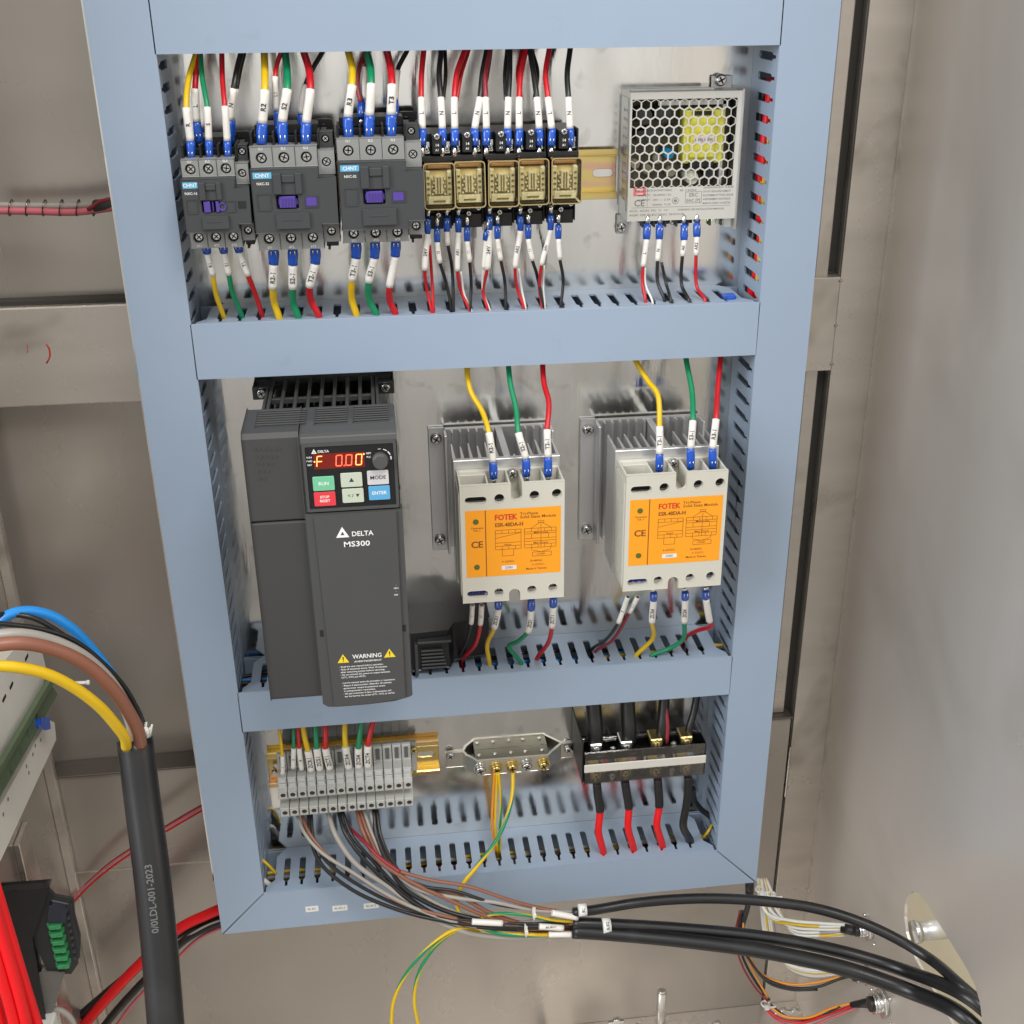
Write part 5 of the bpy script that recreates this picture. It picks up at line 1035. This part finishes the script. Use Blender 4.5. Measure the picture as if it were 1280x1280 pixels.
# earth wires
YG = (('yellow', 'green'), (4, 5, 6), 0.05)
G10 = 'yellow and green earth wires'
wire('orange', 1.2, 'orange yellow wire hanging straight down from the earth bar', [(618, 966), (616, 1000), (615, 1030), (619, 1062)], (33, 30, 26, 20), end=Z3, group=G10)
wire('yellow', 1.2, 'yellow wire hanging from the earth bar beside the orange one', [(621, 966), (620, 1000), (619, 1030), (622, 1062)], (32, 29, 25, 19), end=Z3, group=G10)
wire(YG, 1.3, 'yellow green wire hanging straight from the second earth bar screw', [(623, 966), (626, 1000), (625, 1030), (625, 1062)], (31, 28, 24, 18), end=Z3, group=G10)
wire(YG, 1.8, 'long yellow green wire looping from the earth bar down over the bottom duct', [(641, 966), (641, 985), (637, 1010), (622, 1048), (597, 1082), (577, 1108), (571, 1130), (584, 1152), (620, 1166), (690, 1168), (722, 1165)], (32, 24, 12, -6, -14, -20, -26, -32, -38, -42, -44), group=G10, n=12)
wire(YG, 1.5, 'green yellow wire arching over the middle of the cable bundle', [(590, 1152), (615, 1143), (650, 1143), (690, 1150), (722, 1152)], (-30, -36, -40, -42, -42), group=G10, n=12)
wire(YG, 1.6, 'yellow green wire hanging down left from the bundle, outer one', [(592, 1160), (566, 1163), (535, 1185), (505, 1222), (492, 1252), (489, 1290)], (-30, -36, -40, -44, -46, -48), group=G10, n=12)
wire(YG, 1.6, 'yellow green wire hanging down left from the bundle, inner one', [(600, 1163), (570, 1164), (545, 1182), (524, 1215), (518, 1250), (525, 1290)], (-30, -34, -38, -42, -44, -46), group=G10, n=12)

# ================================================================== cores from the terminal blocks down to the multicore cables
G11 = 'cores from the terminal blocks to the black cables'
cores = (('black', 1.7, [(386, 1016), (388, 1045), (400, 1078), (440, 1112), (500, 1138), (560, 1152), (640, 1160), (724, 1158)], 'black core dropping first from the terminal blocks'),
    ('black', 1.5, [(389, 1017), (392, 1048), (406, 1074), (446, 1105), (505, 1134), (560, 1147), (640, 1154), (724, 1154)], 'second black core close behind the first'),
    ('grey', 1.5, [(371, 1018), (380, 1040), (400, 1064), (440, 1090), (495, 1124), (560, 1150), (640, 1166), (720, 1166)], 'grey core starting furthest left under the terminal blocks'),
    ('brown', 1.5, [(377, 1018), (386, 1040), (408, 1068), (445, 1094), (500, 1128), (560, 1146), (640, 1160), (720, 1162)], 'brown core starting left under the terminal blocks'),
    ('grey', 2.3, [(410, 1016), (420, 1045), (445, 1080), (485, 1108), (530, 1142), (585, 1166), (645, 1172), (722, 1168)], 'thick light grey core sweeping lowest through the bundle'),
    ('black', 1.8, [(423, 1014), (432, 1042), (455, 1074), (490, 1108), (520, 1130), (565, 1152), (640, 1158), (722, 1156)], 'black core from the middle terminal blocks'),
    ('black', 1.6, [(428, 1014), (440, 1045), (468, 1078), (500, 1112), (535, 1138), (580, 1156), (650, 1162), (722, 1160)], 'second black core from the middle terminal blocks'),
    ('dark red', 1.6, [(432, 1030), (455, 1052), (475, 1072), (500, 1090)], 'dark red core dropping behind the black ones'),
    ('brown', 1.8, [(446, 1013), (454, 1040), (470, 1072), (510, 1100), (560, 1124), (610, 1146), (660, 1158), (722, 1156)], 'brown core from the right of the middle terminal blocks'),
    ('brown', 1.6, [(450, 1013), (460, 1042), (480, 1078), (530, 1098), (585, 1108), (640, 1126), (680, 1136), (722, 1142)], 'brown core running highest across the duct front'),
    ('brown', 1.9, [(470, 1060), (490, 1090), (530, 1108), (570, 1118), (615, 1142), (660, 1155), (722, 1154)], 'thick brown core along the top of the bundle'),
    ('grey', 1.8, [(455, 1013), (466, 1046), (486, 1082), (520, 1110), (570, 1122), (620, 1128), (670, 1138), (722, 1140)], 'grey core beside the right black cores'),
    ('grey', 1.9, [(463, 1013), (473, 1050), (496, 1092), (530, 1120), (575, 1142), (630, 1154), (680, 1150), (722, 1144)], 'light grey core in the middle of the bundle'),
    ('black', 1.9, [(467, 1012), (471, 1046), (484, 1078), (505, 1110), (550, 1136), (600, 1150), (660, 1162), (722, 1162)], 'rightmost thick black core under the terminal blocks'),
    ('black', 1.5, [(471, 1012), (476, 1044), (490, 1076), (515, 1104), (570, 1114), (620, 1130), (675, 1138), (722, 1143)], 'thin black core crossing high to the upper cable'))
for c, r, pts, lab in cores:
    n_ = len(pts); ys = [14 + (-42 - 14) * min(1, (i / (n_ - 1)) ** 0.62) - (4 if 1 < i < n_ - 2 else 0) for i in range(n_)]
    wire(c, r, lab, pts, ys, group=G11, n=9)
# white markers and ties round the cable ends
G12 = 'white sleeves and ties on the cores'
for a_, b_, t, lab in (((690, 1141), (722, 1147), None, 'white sleeve on the upper cable cores'), ((674, 1158), (704, 1160), 'BL.BC1', 'white sleeve with print in the middle of the bundle'), ((686, 1168), (716, 1168), None, 'lowest white sleeve on the yellow green core'), ((590, 1152), (628, 1154), None, 'pale pinkish white sleeve further back on the bundle')):
    pts = Path([P(a_[0], a_[1], -47), P((a_[0] + b_[0]) / 2, (a_[1] + b_[1]) / 2, -47.5), P(b_[0], b_[1], -47)]).p
    o = obj('marker_sleeve', MB().tube(pts, 2.6, 12), sleeve_m); tag(o, lab, 'marker sleeve', G12)
    if t: tm = MB(); q = P(689, 1159, -50.4); put_text(tm, t, q.x, q.y, q.z, 2.2); obj('lettering', tm, ink, o)
for (u, v), h, lab in (((667, 1142), 12, 'upper white cable tie with its tail standing up'), ((657, 1163), 10, 'lower white cable tie round the bundle')):
    q = P(u, v, -44); m = MB(); ring = [q + Vector((0, math.cos(t) * 5, math.sin(t) * 5)) for t in [i * math.pi / 8 for i in range(17)]]
    m.tube(ring, .7, 6).box(q.x - 1.4, q.x + 1.4, q.y - 7, q.y - 4, q.z + 2, q.z + 5).box(q.x - .9, q.x + .9, q.y - 6, q.y - 5.3, q.z + 4, q.z + h)
    tag(obj('cable_tie', m, mat('tie_white', (.78, .76, .7), .4)), lab, 'cable tie', G12)

# ================================================================== black multicore cables out through the wall
G13 = 'black multicore cables running out through the oval opening'
def cable(pts, ys, r, lab, end=None):
    c = [P(u, v, Y) for (u, v), Y in zip(pts, ys)]
    if end: c += end
    o = obj('multicore_cable', MB().tube(Path(c, 5).p, r, 20), cabj); tag(o, lab, 'cable', G13); return o
H = [Vector((336, -196, -672)), Vector((362, -225, -686))]
ca = cable([(716, 1141), (745, 1137), (800, 1128), (880, 1123), (960, 1127), (1030, 1138), (1100, 1163), (1160, 1197)], (-44, -46, -54, -66, -82, -100, -122, -150), 4.3, 'thinner black cable arching highest from the bundle to the opening', [PX(1205, 1235, 336), PX(1205, 1235, 336) + Vector((28, -24, -20))])
cb_ = cable([(716, 1154), (750, 1155), (850, 1161), (960, 1172), (1050, 1189), (1130, 1213)], (-44, -48, -66, -90, -116, -142), 5.2, 'thick black cable running in the middle from the bundle to the opening', [PX(1216, 1256, 336) + Vector((0, 6, 0)), PX(1216, 1256, 336) + Vector((28, -18, -20))])
cc = cable([(716, 1164), (750, 1166), (850, 1175), (960, 1190), (1060, 1212), (1140, 1240)], (-46, -52, -76, -104, -134, -160), 6.2, 'thickest black cable lying lowest from the bundle to the opening', [PX(1213, 1279, 336) + Vector((-3, 8, 0)), PX(1213, 1279, 336) + Vector((24, -18, -24))])
for (u, v), Y, r, s, tl, lab, hgt in (((758, 1157), -52, 6.4, 'BL.BC2', .0, 'white flag label reading BL.BC2 round the middle black cable', 8), ((728, 1138), -48, 5.2, 'BC', -.25, 'small white label round the thinner black cable', 5.5)):
    q = P(u, v, Y); m = MB(); ring = [Vector((0, 0, 0))]
    m.tube([q + Vector((-3.4, 0, -tl * 2)), q + Vector((3.4, 0, tl * -2))], r, 18); m.v = m.v
    o = obj('cable_label', m, paper); tag(o, lab, 'cable label')
    tm = MB(); put_text(tm, s, q.x + .3, q.y - .745 * (r + .35), q.z + .667 * (r + .35), 2.6, right=Vector((0, .667, .745)), up=Vector((-1, 0, 0)), width=min(hgt * .8, 1.6 * len(s))); obj('lettering', tm, ink, o)

# ================================================================== connectors and looms at the lower right
def connector(u, v, lab, r=9, gl=True):
    q = PX(u, v, 336); o = empty('round_connector', (336, q.y, q.z), lab, 'connector', 'round metal connectors in the right steel wall')
    obj('shell', MB().cyl((336, q.y, q.z), 'x', r, -3, 22).cyl((333, q.y, q.z), 'x', r * .78, -7, 22).cyl((326, q.y, q.z), 'x', r * .84, -2, 22), chrome, o)
    obj('lock_nut', MB().cyl((334, q.y, q.z), 'x', r * 1.25, -2.4, 6), chrome, o, bev=.4)
    obj('insert', MB().cyl((324.4, q.y, q.z), 'x', r * .6, -3, 18), blk, o)
    m = MB()
    for a in (.5, 2.1, 3.6, 5.2): m.cyl((336, q.y + math.cos(a) * r * 1.75, q.z + math.sin(a) * r * 1.55), 'x', 1.7, -2, 10)
    obj('flange_screw', m, chrome, o); return q
q1 = connector(1088, 1162, 'round metal connector, highest on the right steel wall', 8)
q2 = connector(1085, 1218, 'round metal connector, middle one on the right steel wall', 8)
q3 = connector(1106, 1253, 'round metal connector with red wires, lowest on the right steel wall', 11)
def loom(lab, strands, name='wire_loom', cat='wire loom'):
    pts0 = strands[0][2]; r = empty(name, P(*pts0[0]), lab, cat, 'looms to the round connectors')
    for c, rad, pts in strands:
        cc_ = [P(*p) for p in pts]; col = WC[c]; obj('strand', MB().tube(Path(cc_, 4).p, rad, 8), col, r)
    return r
W1 = []; W2 = []
random.seed(5)
for i, c in enumerate(['white', 'white', 'yellow', 'white', 'white', 'grey', 'white', 'yellow', 'white']):
    d = i * 2.2 - 6; e_ = i * 1.6 - 5
    W1.append((c, 1.5, [(950 + d * .6, 1098, 30), (955 + d, 1120, 25 - i), (966 + d * 1.1, 1142 + i % 3 * 3, 12), (990 + d * .3, 1156 + d * .9, -4 + i % 2 * 4), (1024, 1160 + e_ * 1.2 + i % 2 * 2, -18), (1056, 1161 + e_, -28)]))
for i, c in enumerate(['white', 'white', 'yellow', 'white', 'white', 'grey']):
    d = i * 2.4 - 6
    W2.append((c, 1.6, [(953 + d * .6, 1100, 40), (958 + d, 1140, 34), (966 + d, 1180, 20), (985 + d * .4, 1207 + d * .6, 4), (1015, 1217 + d * .7, -12), (1055, 1214 + d * .6, -26), (1080, 1216 + d * .3, -34)]))
l1 = loom('upper loom of white and yellow wires bending right to the highest connector', W1)
l2 = loom('lower loom of white and yellow wires behind the black cables', W2)
o = obj('shrink_sleeve', MB().tube([P(1052, 1160, -26), P(1066, 1163, -32), P(1080, 1164, -36)], [4.4, 4.6, 3.4], 14), blk); tag(o, 'black sleeve where the white wires enter the highest connector', 'shrink sleeve')
loom('black yellow and red wires hanging in a curve below the black cables', [('black', 1.2, [(928, 1138, 30), (923, 1162, 26), (928, 1195, 16), (945, 1228, 4), (962, 1250, -6)]), ('orange', 1.0, [(931, 1138, 30), (929, 1165, 24), (935, 1198, 12), (948, 1226, 2), (960, 1247, -6)]), ('dark red', 1.0, [(925, 1138, 32), (919, 1170, 26), (925, 1200, 16), (942, 1232, 4), (960, 1252, -6)])])
loom('black and yellow wires curving from the panel corner to the middle connector', [('black', 1.3, [(926, 1178, 16), (937, 1200, 6), (955, 1222, -6), (985, 1234, -18), (1020, 1234, -28), (1055, 1222, -34), (1078, 1219, -36)]), ('orange', 1.2, [(930, 1182, 14), (950, 1216, 0), (985, 1230, -16), (1020, 1228, -26), (1050, 1221, -32)]), ('black', 1.2, [(928, 1186, 18), (942, 1208, 6), (960, 1228, -6), (988, 1237, -18), (1022, 1237, -28)])])
loom('pink red and orange wires curving to the lowest connector', [('red', 1.5, [(958, 1260, 0), (972, 1272, -10), (1000, 1278, -22), (1035, 1268, -34), (1072, 1255, -46)]), ('orange', 1.2, [(960, 1256, 0), (980, 1270, -14), (1010, 1272, -26), (1040, 1260, -36), (1072, 1252, -46)]), ('pink', 1.3, [(957, 1264, 0), (975, 1278, -10), (1004, 1284, -22), (1040, 1272, -34), (1074, 1258, -46)]), ('black', 1.1, [(961, 1254, 2), (986, 1272, -14), (1020, 1272, -28), (1050, 1258, -40)])])
o = obj('shrink_sleeve', MB().tube([P(1064, 1256, -44), P(1082, 1254, -52), P(1100, 1253, -60)], [2.6, 4.2, 4.8], 14), blk); tag(o, 'black sleeve where the red wires enter the lowest connector', 'shrink sleeve')
for (u, v, Y), lab in (((950, 1112, 16), 'white tie at the lower right corner of the panel'), ((964, 1118, 10), 'white tie tail pointing right at the panel corner'), ((926, 1174, 14), 'white tie where the black wires part below the cables'), ((957, 1255, 0), 'white tie on the red wires near the cabinet floor')):
    q = P(u, v, Y); m = MB().tube([q + Vector((math.cos(t) * 4, -math.sin(t) * 4, 0)) for t in [i * math.pi / 6 for i in range(13)]], .9, 6).box(q.x - 2, q.x + 2, q.y - 6, q.y - 3.4, q.z - 2, q.z + 2).box(q.x + 2, q.x + 9, q.y - 5, q.y - 4.4, q.z - .9, q.z + 1.1)
    tag(obj('cable_tie', m, WC['white']), lab, 'cable tie', 'ties on the looms')
o = obj('rubber_bumper', MB().tube([P(937, 1100, 24), P(937, 1116, 24)], 4.2, 12), blk); tag(o, 'short black rubber plug under the right corner of the panel', 'rubber plug')
o = obj('support_rod', MB().tube([P(938, 1116, 24), P(934, 1136, 26), P(927, 1160, 30)], 2.6, 10), blkmatte); tag(o, 'black rod slanting down from the right corner of the panel', 'rod')
# stud standing near the floor, floor screws, gland behind the opening
b_ = P(824, 1300, 20); t_ = P(824, 1240, 20)
o = obj('steel_stud', MB().cyl((b_.x, 20, b_.z), 'z', 4.6, t_.z - b_.z, 20).cyl((b_.x, 20, t_.z), 'z', 4.6, 2, 20, r2=3), steel_b); tag(o, 'upright steel stud standing on the cabinet floor', 'stud')
for (u, v), lab in (((770, 1274), 'wing shaped bracket screw on the floor left of the stud'), ((895, 1278), 'low screw on the floor right of the stud'), ((978, 1262), 'ring nut on the floor near the red wires'), ((992, 1262), 'second ring nut on the floor near the red wires')):
    q = P(u, v, 30); m = MB().cyl((q.x, 30, q.z), 'y', 4.2, -5, 14).box(q.x - 8, q.x + 8, 27, 31, q.z - 3.5, q.z - 1)
    tag(obj('floor_screw', m, chrome, bev=.5), lab, 'screw', 'fixings near the cabinet floor')
q = PX(1146, 1158, 345)
o = empty('cable_gland', (352, q.y, q.z), 'grey metal conduit elbow seen through the top of the oval opening', 'conduit')
obj('pipe', MB().cyl((342, q.y - 4, q.z - 2), 'x', 8, 30, 20), alu, o); obj('collar', MB().cyl((340, q.y - 4, q.z - 2), 'x', 9.5, 5, 20), zinc, o)

# ================================================================== left side: big stripped cable and its cores
o = empty('stripped_power_cable', P(168, 922, -150), 'thick black power cable with grey print, stripped where five cores leave it', 'power cable')
pts = [P(168.5, 924, -150), P(178, 1000, -168), P(189, 1085, -190), P(199, 1180, -214), P(208, 1290, -242)]
pa = Path(pts, 6); obj('jacket', MB().tube(pa.p, 11.4, 36), cabj, o)
def long_text(pp, s, h, r, off):
    mb = MB(); vs, fs = text_mesh(s); k = h / .72; L = [0]; pp = pp[::-1]
    for i in range(1, len(pp)): L.append(L[-1] + (pp[i] - pp[i - 1]).length)
    out = []; W = max(v.x for v in vs)
    for v in vs:
        d = off + (v.x + W) * k; i = 0
        while i < len(L) - 2 and L[i + 1] < d: i += 1
        f = (d - L[i]) / (L[i + 1] - L[i]); p = pp[i].lerp(pp[i + 1], f); t = (pp[i + 1] - pp[i]).normalized()
        a = (CAMP - p); a = (a - t * a.dot(t)).normalized(); b = t.cross(a); g_ = v.y * k / r + .12
        out.append(p + (a * math.cos(g_) - b * math.sin(g_)) * (r + .34))
    mb.add(out, fs); return mb
obj('print', long_text(pa.p, '0/0LDL-001-2023', 4.3, 11.4, 64), mat('print_grey', (.115, .115, .11), .6), o)
fz = MB(); random.seed(3)
for i in range(26):
    q = P(150 + random.uniform(2, 40), 921, -150 + random.uniform(-8, 8)); tip = q + Vector((random.uniform(-2, 3), random.uniform(-3, 3), random.uniform(3, 8) + (5 if i > 13 else 0)))
    if i > 13: q = P(184 + random.uniform(-6, 5), 922, -152); tip = q + Vector((random.uniform(-3, 4), random.uniform(-4, 2), random.uniform(6, 13)))
    fz.tube([q - Vector((0, 0, 3)), (q + tip) / 2 + Vector((random.uniform(-1, 1), 0, 0)), tip], random.uniform(.5, 1.0), 5)
obj('filler_strand', fz, WC['white'], o); o_c = o
for c, r, pts, ys, lab in (('blue', 3.1, [(-20, 800), (5, 772), (30, 764), (62, 769), (90, 786), (120, 818), (150, 860), (168, 900), (174, 930)], (-190, -180, -172, -165, -160, -152, -146, -144, -146), 'blue core arching highest out of the stripped cable'),
        ('black', 1.5, [(-20, 778), (15, 781), (50, 786), (90, 799), (130, 830), (160, 865), (176, 900), (180, 930)], (-196, -188, -180, -172, -165, -158, -154, -150), 'thin black core arching out of the stripped cable'),
        ('black', 1.7, [(-20, 772), (8, 768), (40, 772), (96, 806), (140, 842), (168, 880), (179, 905), (182, 930)], (-200, -178, -176, -168, -160, -154, -150, -148), 'second thin black core beside the blue one'),
        ('grey', 3.8, [(-20, 797), (20, 793), (60, 800), (100, 818), (134, 848), (156, 882), (166, 910), (168, 930)], (-196, -190, -182, -175, -168, -162, -158, -154), 'grey core arching out of the stripped cable'),
        ('brown', 4.0, [(-20, 808), (25, 804), (65, 811), (105, 829), (140, 860), (162, 892), (173, 915), (176, 932)], (-206, -200, -192, -184, -176, -168, -162, -158), 'brown core arching out of the stripped cable'),
        ('yellow', 3.3, [(-20, 832), (20, 834), (60, 843), (95, 861), (125, 884), (146, 908), (156, 922), (158, 934)], (-214, -208, -200, -192, -184, -176, -170, -164), 'bright yellow core arching lowest out of the stripped cable')):
    wire(c, r, lab, pts, ys, group='cores of the stripped power cable', n=16)
# wrapped wires at the upper left
loom2 = loom('pink and grey wires spiral wrapped, crossing the upper left wall into the panel', [('grey', 2.2, [(-20, 256, 90), (40, 257, 88), (95, 257, 80), (150, 252, 64)]), ('pink', 2.6, [(-20, 263, 88), (40, 264, 86), (95, 265, 78), (150, 258, 62)]), ('dark red', 1.3, [(110, 262, 70), (125, 252, 66), (150, 246, 62)])])
m = MB()
for i, u in enumerate(range(-8, 120, 21)): q = P(u, 260, 86 - u * .1); m.tube([q + Vector((math.sin(t) * 1.5, -math.cos(t) * 5.5 + 1, math.sin(t) * 5.6)) for t in [k * math.pi / 6 for k in range(13)]], .5, 5)
obj('spiral_wrap', m, clearw, loom2)
o = obj('wire_sleeve', MB().tube([P(120, 258, 72), P(135, 256, 68), P(150, 253, 64)], 4.6, 14), blkmatte); tag(o, 'dark sleeve where the spiral wrapped wires go behind the panel', 'sleeve')
# wires crossing low on the left
loom('thin red and dark wire pair in a clear sheath crossing behind the black cable', [('pink', 1.2, [(262, 1004, 70), (230, 1022, 74), (190, 1045, 78), (140, 1078, 82), (108, 1105, 86), (86, 1128, 88)]), ('red', 1.0, [(262, 1008, 70), (232, 1025, 74), (190, 1050, 78), (142, 1082, 82), (112, 1107, 86), (90, 1130, 88)]), ('dark red', .8, [(262, 1001, 70), (228, 1020, 74), (180, 1050, 78), (138, 1078, 82), (106, 1106, 86)])])
loom('thick red and black power wires crossing low left behind the black cable', [('bright red', 5.0, [(290, 1130, 30), (262, 1142, 34), (225, 1160, 38), (175, 1205, 42), (125, 1258, 46), (90, 1300, 50)]), ('black', 4.0, [(290, 1142, 38), (258, 1152, 42), (220, 1170, 46), (165, 1215, 50), (100, 1270, 54), (60, 1310, 58)]), ('black', 3.6, [(285, 1150, 30), (262, 1158, 32), (230, 1176, 34), (180, 1226, 40), (140, 1270, 44), (118, 1300, 46)]), ('pink', 1.6, [(285, 1156, 34), (250, 1172, 38), (215, 1205, 42), (170, 1250, 46), (140, 1290, 50)]), ('grey', 1.0, [(285, 1147, 26), (256, 1158, 30), (222, 1180, 34), (185, 1222, 40)])])
# rail and duct along the left side wall
def wallpoly(pts, X): return [(PX(u, v, X).y, PX(u, v, X).z) for u, v in pts]
o = obj('wall_duct', MB().prism(wallpoly([(-30, 870), (20, 812), (52, 816), (56, 832), (52, 870), (-30, 1000)], -352), 'x', -388, -352), creamd, bev=1.5, seg=2); tag(o, 'cream plastic duct running along the left steel wall', 'duct')
m = MB()
for u, v in ((33, 822), (14, 857), (5, 873)): q = PX(u, v, -352); m.prism(obround(q.y, q.z, 9, 2.6), 'x', -351.9, -351.7)
obj('duct_hole', m, holed, o)
pg = wallpoly([(-30, 1010), (62, 852), (72, 868), (-30, 1050)], -349)
hs = []
for u, v in ((-4, 984), (13, 962), (25, 940), (35, 919), (46, 898)):
    q = PX(u, v, -349); hs.append([(q.y - 3, q.z - 5), (q.y + 3, q.z - 4), (q.y + 3, q.z + 4), (q.y - 3, q.z + 3)])
o = obj('green_rail', MB().prism(pg, 'x', -351, -349, holes=hs), railg, bev=.3); tag(o, 'olive green punched rail running along the left steel wall', 'rail')
obj('rail_edge', MB().prism(wallpoly([(-30, 1006), (62, 848), (64, 854), (-30, 1014)], -347), 'x', -349, -345), railg, o, bev=.3)
o = obj('wall_flange', MB().prism(wallpoly([(-30, 1062), (60, 900), (68, 904), (70, 924), (2, 1072), (-30, 1130)], -354), 'x', -360, -354), creamd, bev=.6); tag(o, 'cream flange with small holes under the green rail', 'flange')
for u, v in ((51, 925), (41, 943), (33, 958), (36, 966), (10, 999), (4, 1018), (44, 932)): q = PX(u, v, -354); obj('flange_hole', MB().cyl((-354.2, q.y, q.z), 'x', 1.6, .35, 10), inkg, o)
o = obj('blue_clip', MB().prism(wallpoly([(52, 898), (62, 898), (63, 910), (56, 912), (51, 906)], -345), 'x', -352, -345), bluel, bev=.8); tag(o, 'small blue clip at the end of the green rail', 'clip')
q = P(78, 855, -20); o = obj('white_pin', MB().tube([P(84, 854, -20), P(111, 853, -26)], 1.3, 8).tube([P(108, 853, -26), P(112, 853, -26)], 1.9, 8), WC['white']); tag(o, 'thin white pin behind the yellow core', 'pin')
# black controller with green plug connector
r = empty('black_controller', P(40, 1276, -40), 'black plastic controller box with a green plug connector, at the lower left', 'controller')
fp = [P(u, v, -60) for u, v in ((-40, 1119), (58, 1112), (38, 1174), (56, 1280), (60, 1330), (-40, 1330))]
obj('case', MB().prism([(p.x, p.z) for p in fp], 'y', -60, -50), blk, r, bev=1.5, seg=2)
fp = [P(u, v, -52) for u, v in ((58, 1118), (66, 1126), (88, 1130), (90, 1150), (97, 1176), (96, 1204), (88, 1216), (62, 1216), (50, 1190), (42, 1174))]
obj('connector_bay', MB().prism([(p.x, p.z) for p in fp], 'y', -52, -45), blkmatte, r, bev=1.2, seg=2)
fp = [P(u, v, -54) for u, v in ((50, 1216), (80, 1216), (66, 1262), (57, 1276))]
obj('lower_flank', MB().prism([(p.x, p.z) for p in fp], 'y', -54, -46), mat('flank_grey', (.16, .155, .14), .4), r, bev=.8)
fp = [P(u, v, -54) for u, v in ((64, 1128), (84, 1132), (82, 1148), (62, 1148))]
obj('socket_cap', MB().prism([(p.x, p.z) for p in fp], 'y', -58, -52), mat('navy_plastic', (.025, .03, .05), .4), r, bev=.8)
for i in range(6):
    p = P(69 + i * 2.1, 1158 + i * 9.8, -58); 
    obj('plug_terminal', MB().box(p.x - 4.6, p.x + 4.6, -60, -50, p.z - 1.9, p.z + 1.9).box(p.x - 6.4, p.x - 4.6, -57, -50, p.z - 2.6, p.z + 2.6).box(p.x + 1, p.x + 3.4, -61, -60, p.z - 1.2, p.z + .8), greenp, r, bev=.4)
m = MB()
for i in range(7): p = P(86 + i * 1.4, 1146 + i * 8.4, -54); m.box(p.x - 1, p.x + 1, -56, -50, p.z - 1.4, p.z + 1.4)
obj('latch_tooth', m, dark2, r, bev=.2)
loom('bundle of thick bright red cables at the lower left edge', [('bright red', 3.6, [(-8, 1100, -192), (10, 1160, -197), (31, 1230, -202), (56, 1310, -207)]), ('bright red', 3.8, [(-10, 1120, -200), (6, 1180, -204), (26, 1250, -210), (40, 1310, -214)]), ('bright red', 4.4, [(-16, 1100, -190), (0, 1160, -195), (20, 1230, -200), (44, 1310, -205)]), ('bright red', 4.2, [(-26, 1120, -200), (-6, 1190, -205), (14, 1260, -210), (28, 1320, -215)]), ('bright red', 4.4, [(-36, 1150, -190), (-14, 1220, -196), (4, 1290, -202), (10, 1320, -204)])], 'red_cables', 'cables')
wire('grey', 2.4, 'dark grey cable curving out under the black controller', [(60, 1262), (74, 1262), (88, 1272), (98, 1300)], (-50, -52, -54, -56), group='wires')
tag(obj('white_connector', MB().box(P(48, 1284, -60).x, P(70, 1284, -60).x, -70, -50, P(60, 1300, -60).z, P(60, 1274, -60).z), paper, bev=1), 'white plug at the bottom edge under the black controller', 'plug')

# small hardware: a brass and steel screw on each rail and panel
for (u, v, Y, r_, lab) in ((516, 951, 48, 2.6, 'round steel screw head at the left of the bare lower rail'), (343, 966, 48, 2.0, 'small brass screw head at the left end of the lower rail')):
    q = P(u, v, Y); o = obj('rail_screw', MB().cyl((q.x, Y + 2, q.z), 'y', r_ * 1.2, -3, 14, r2=r_), chrome); tag(o, lab, 'screw')
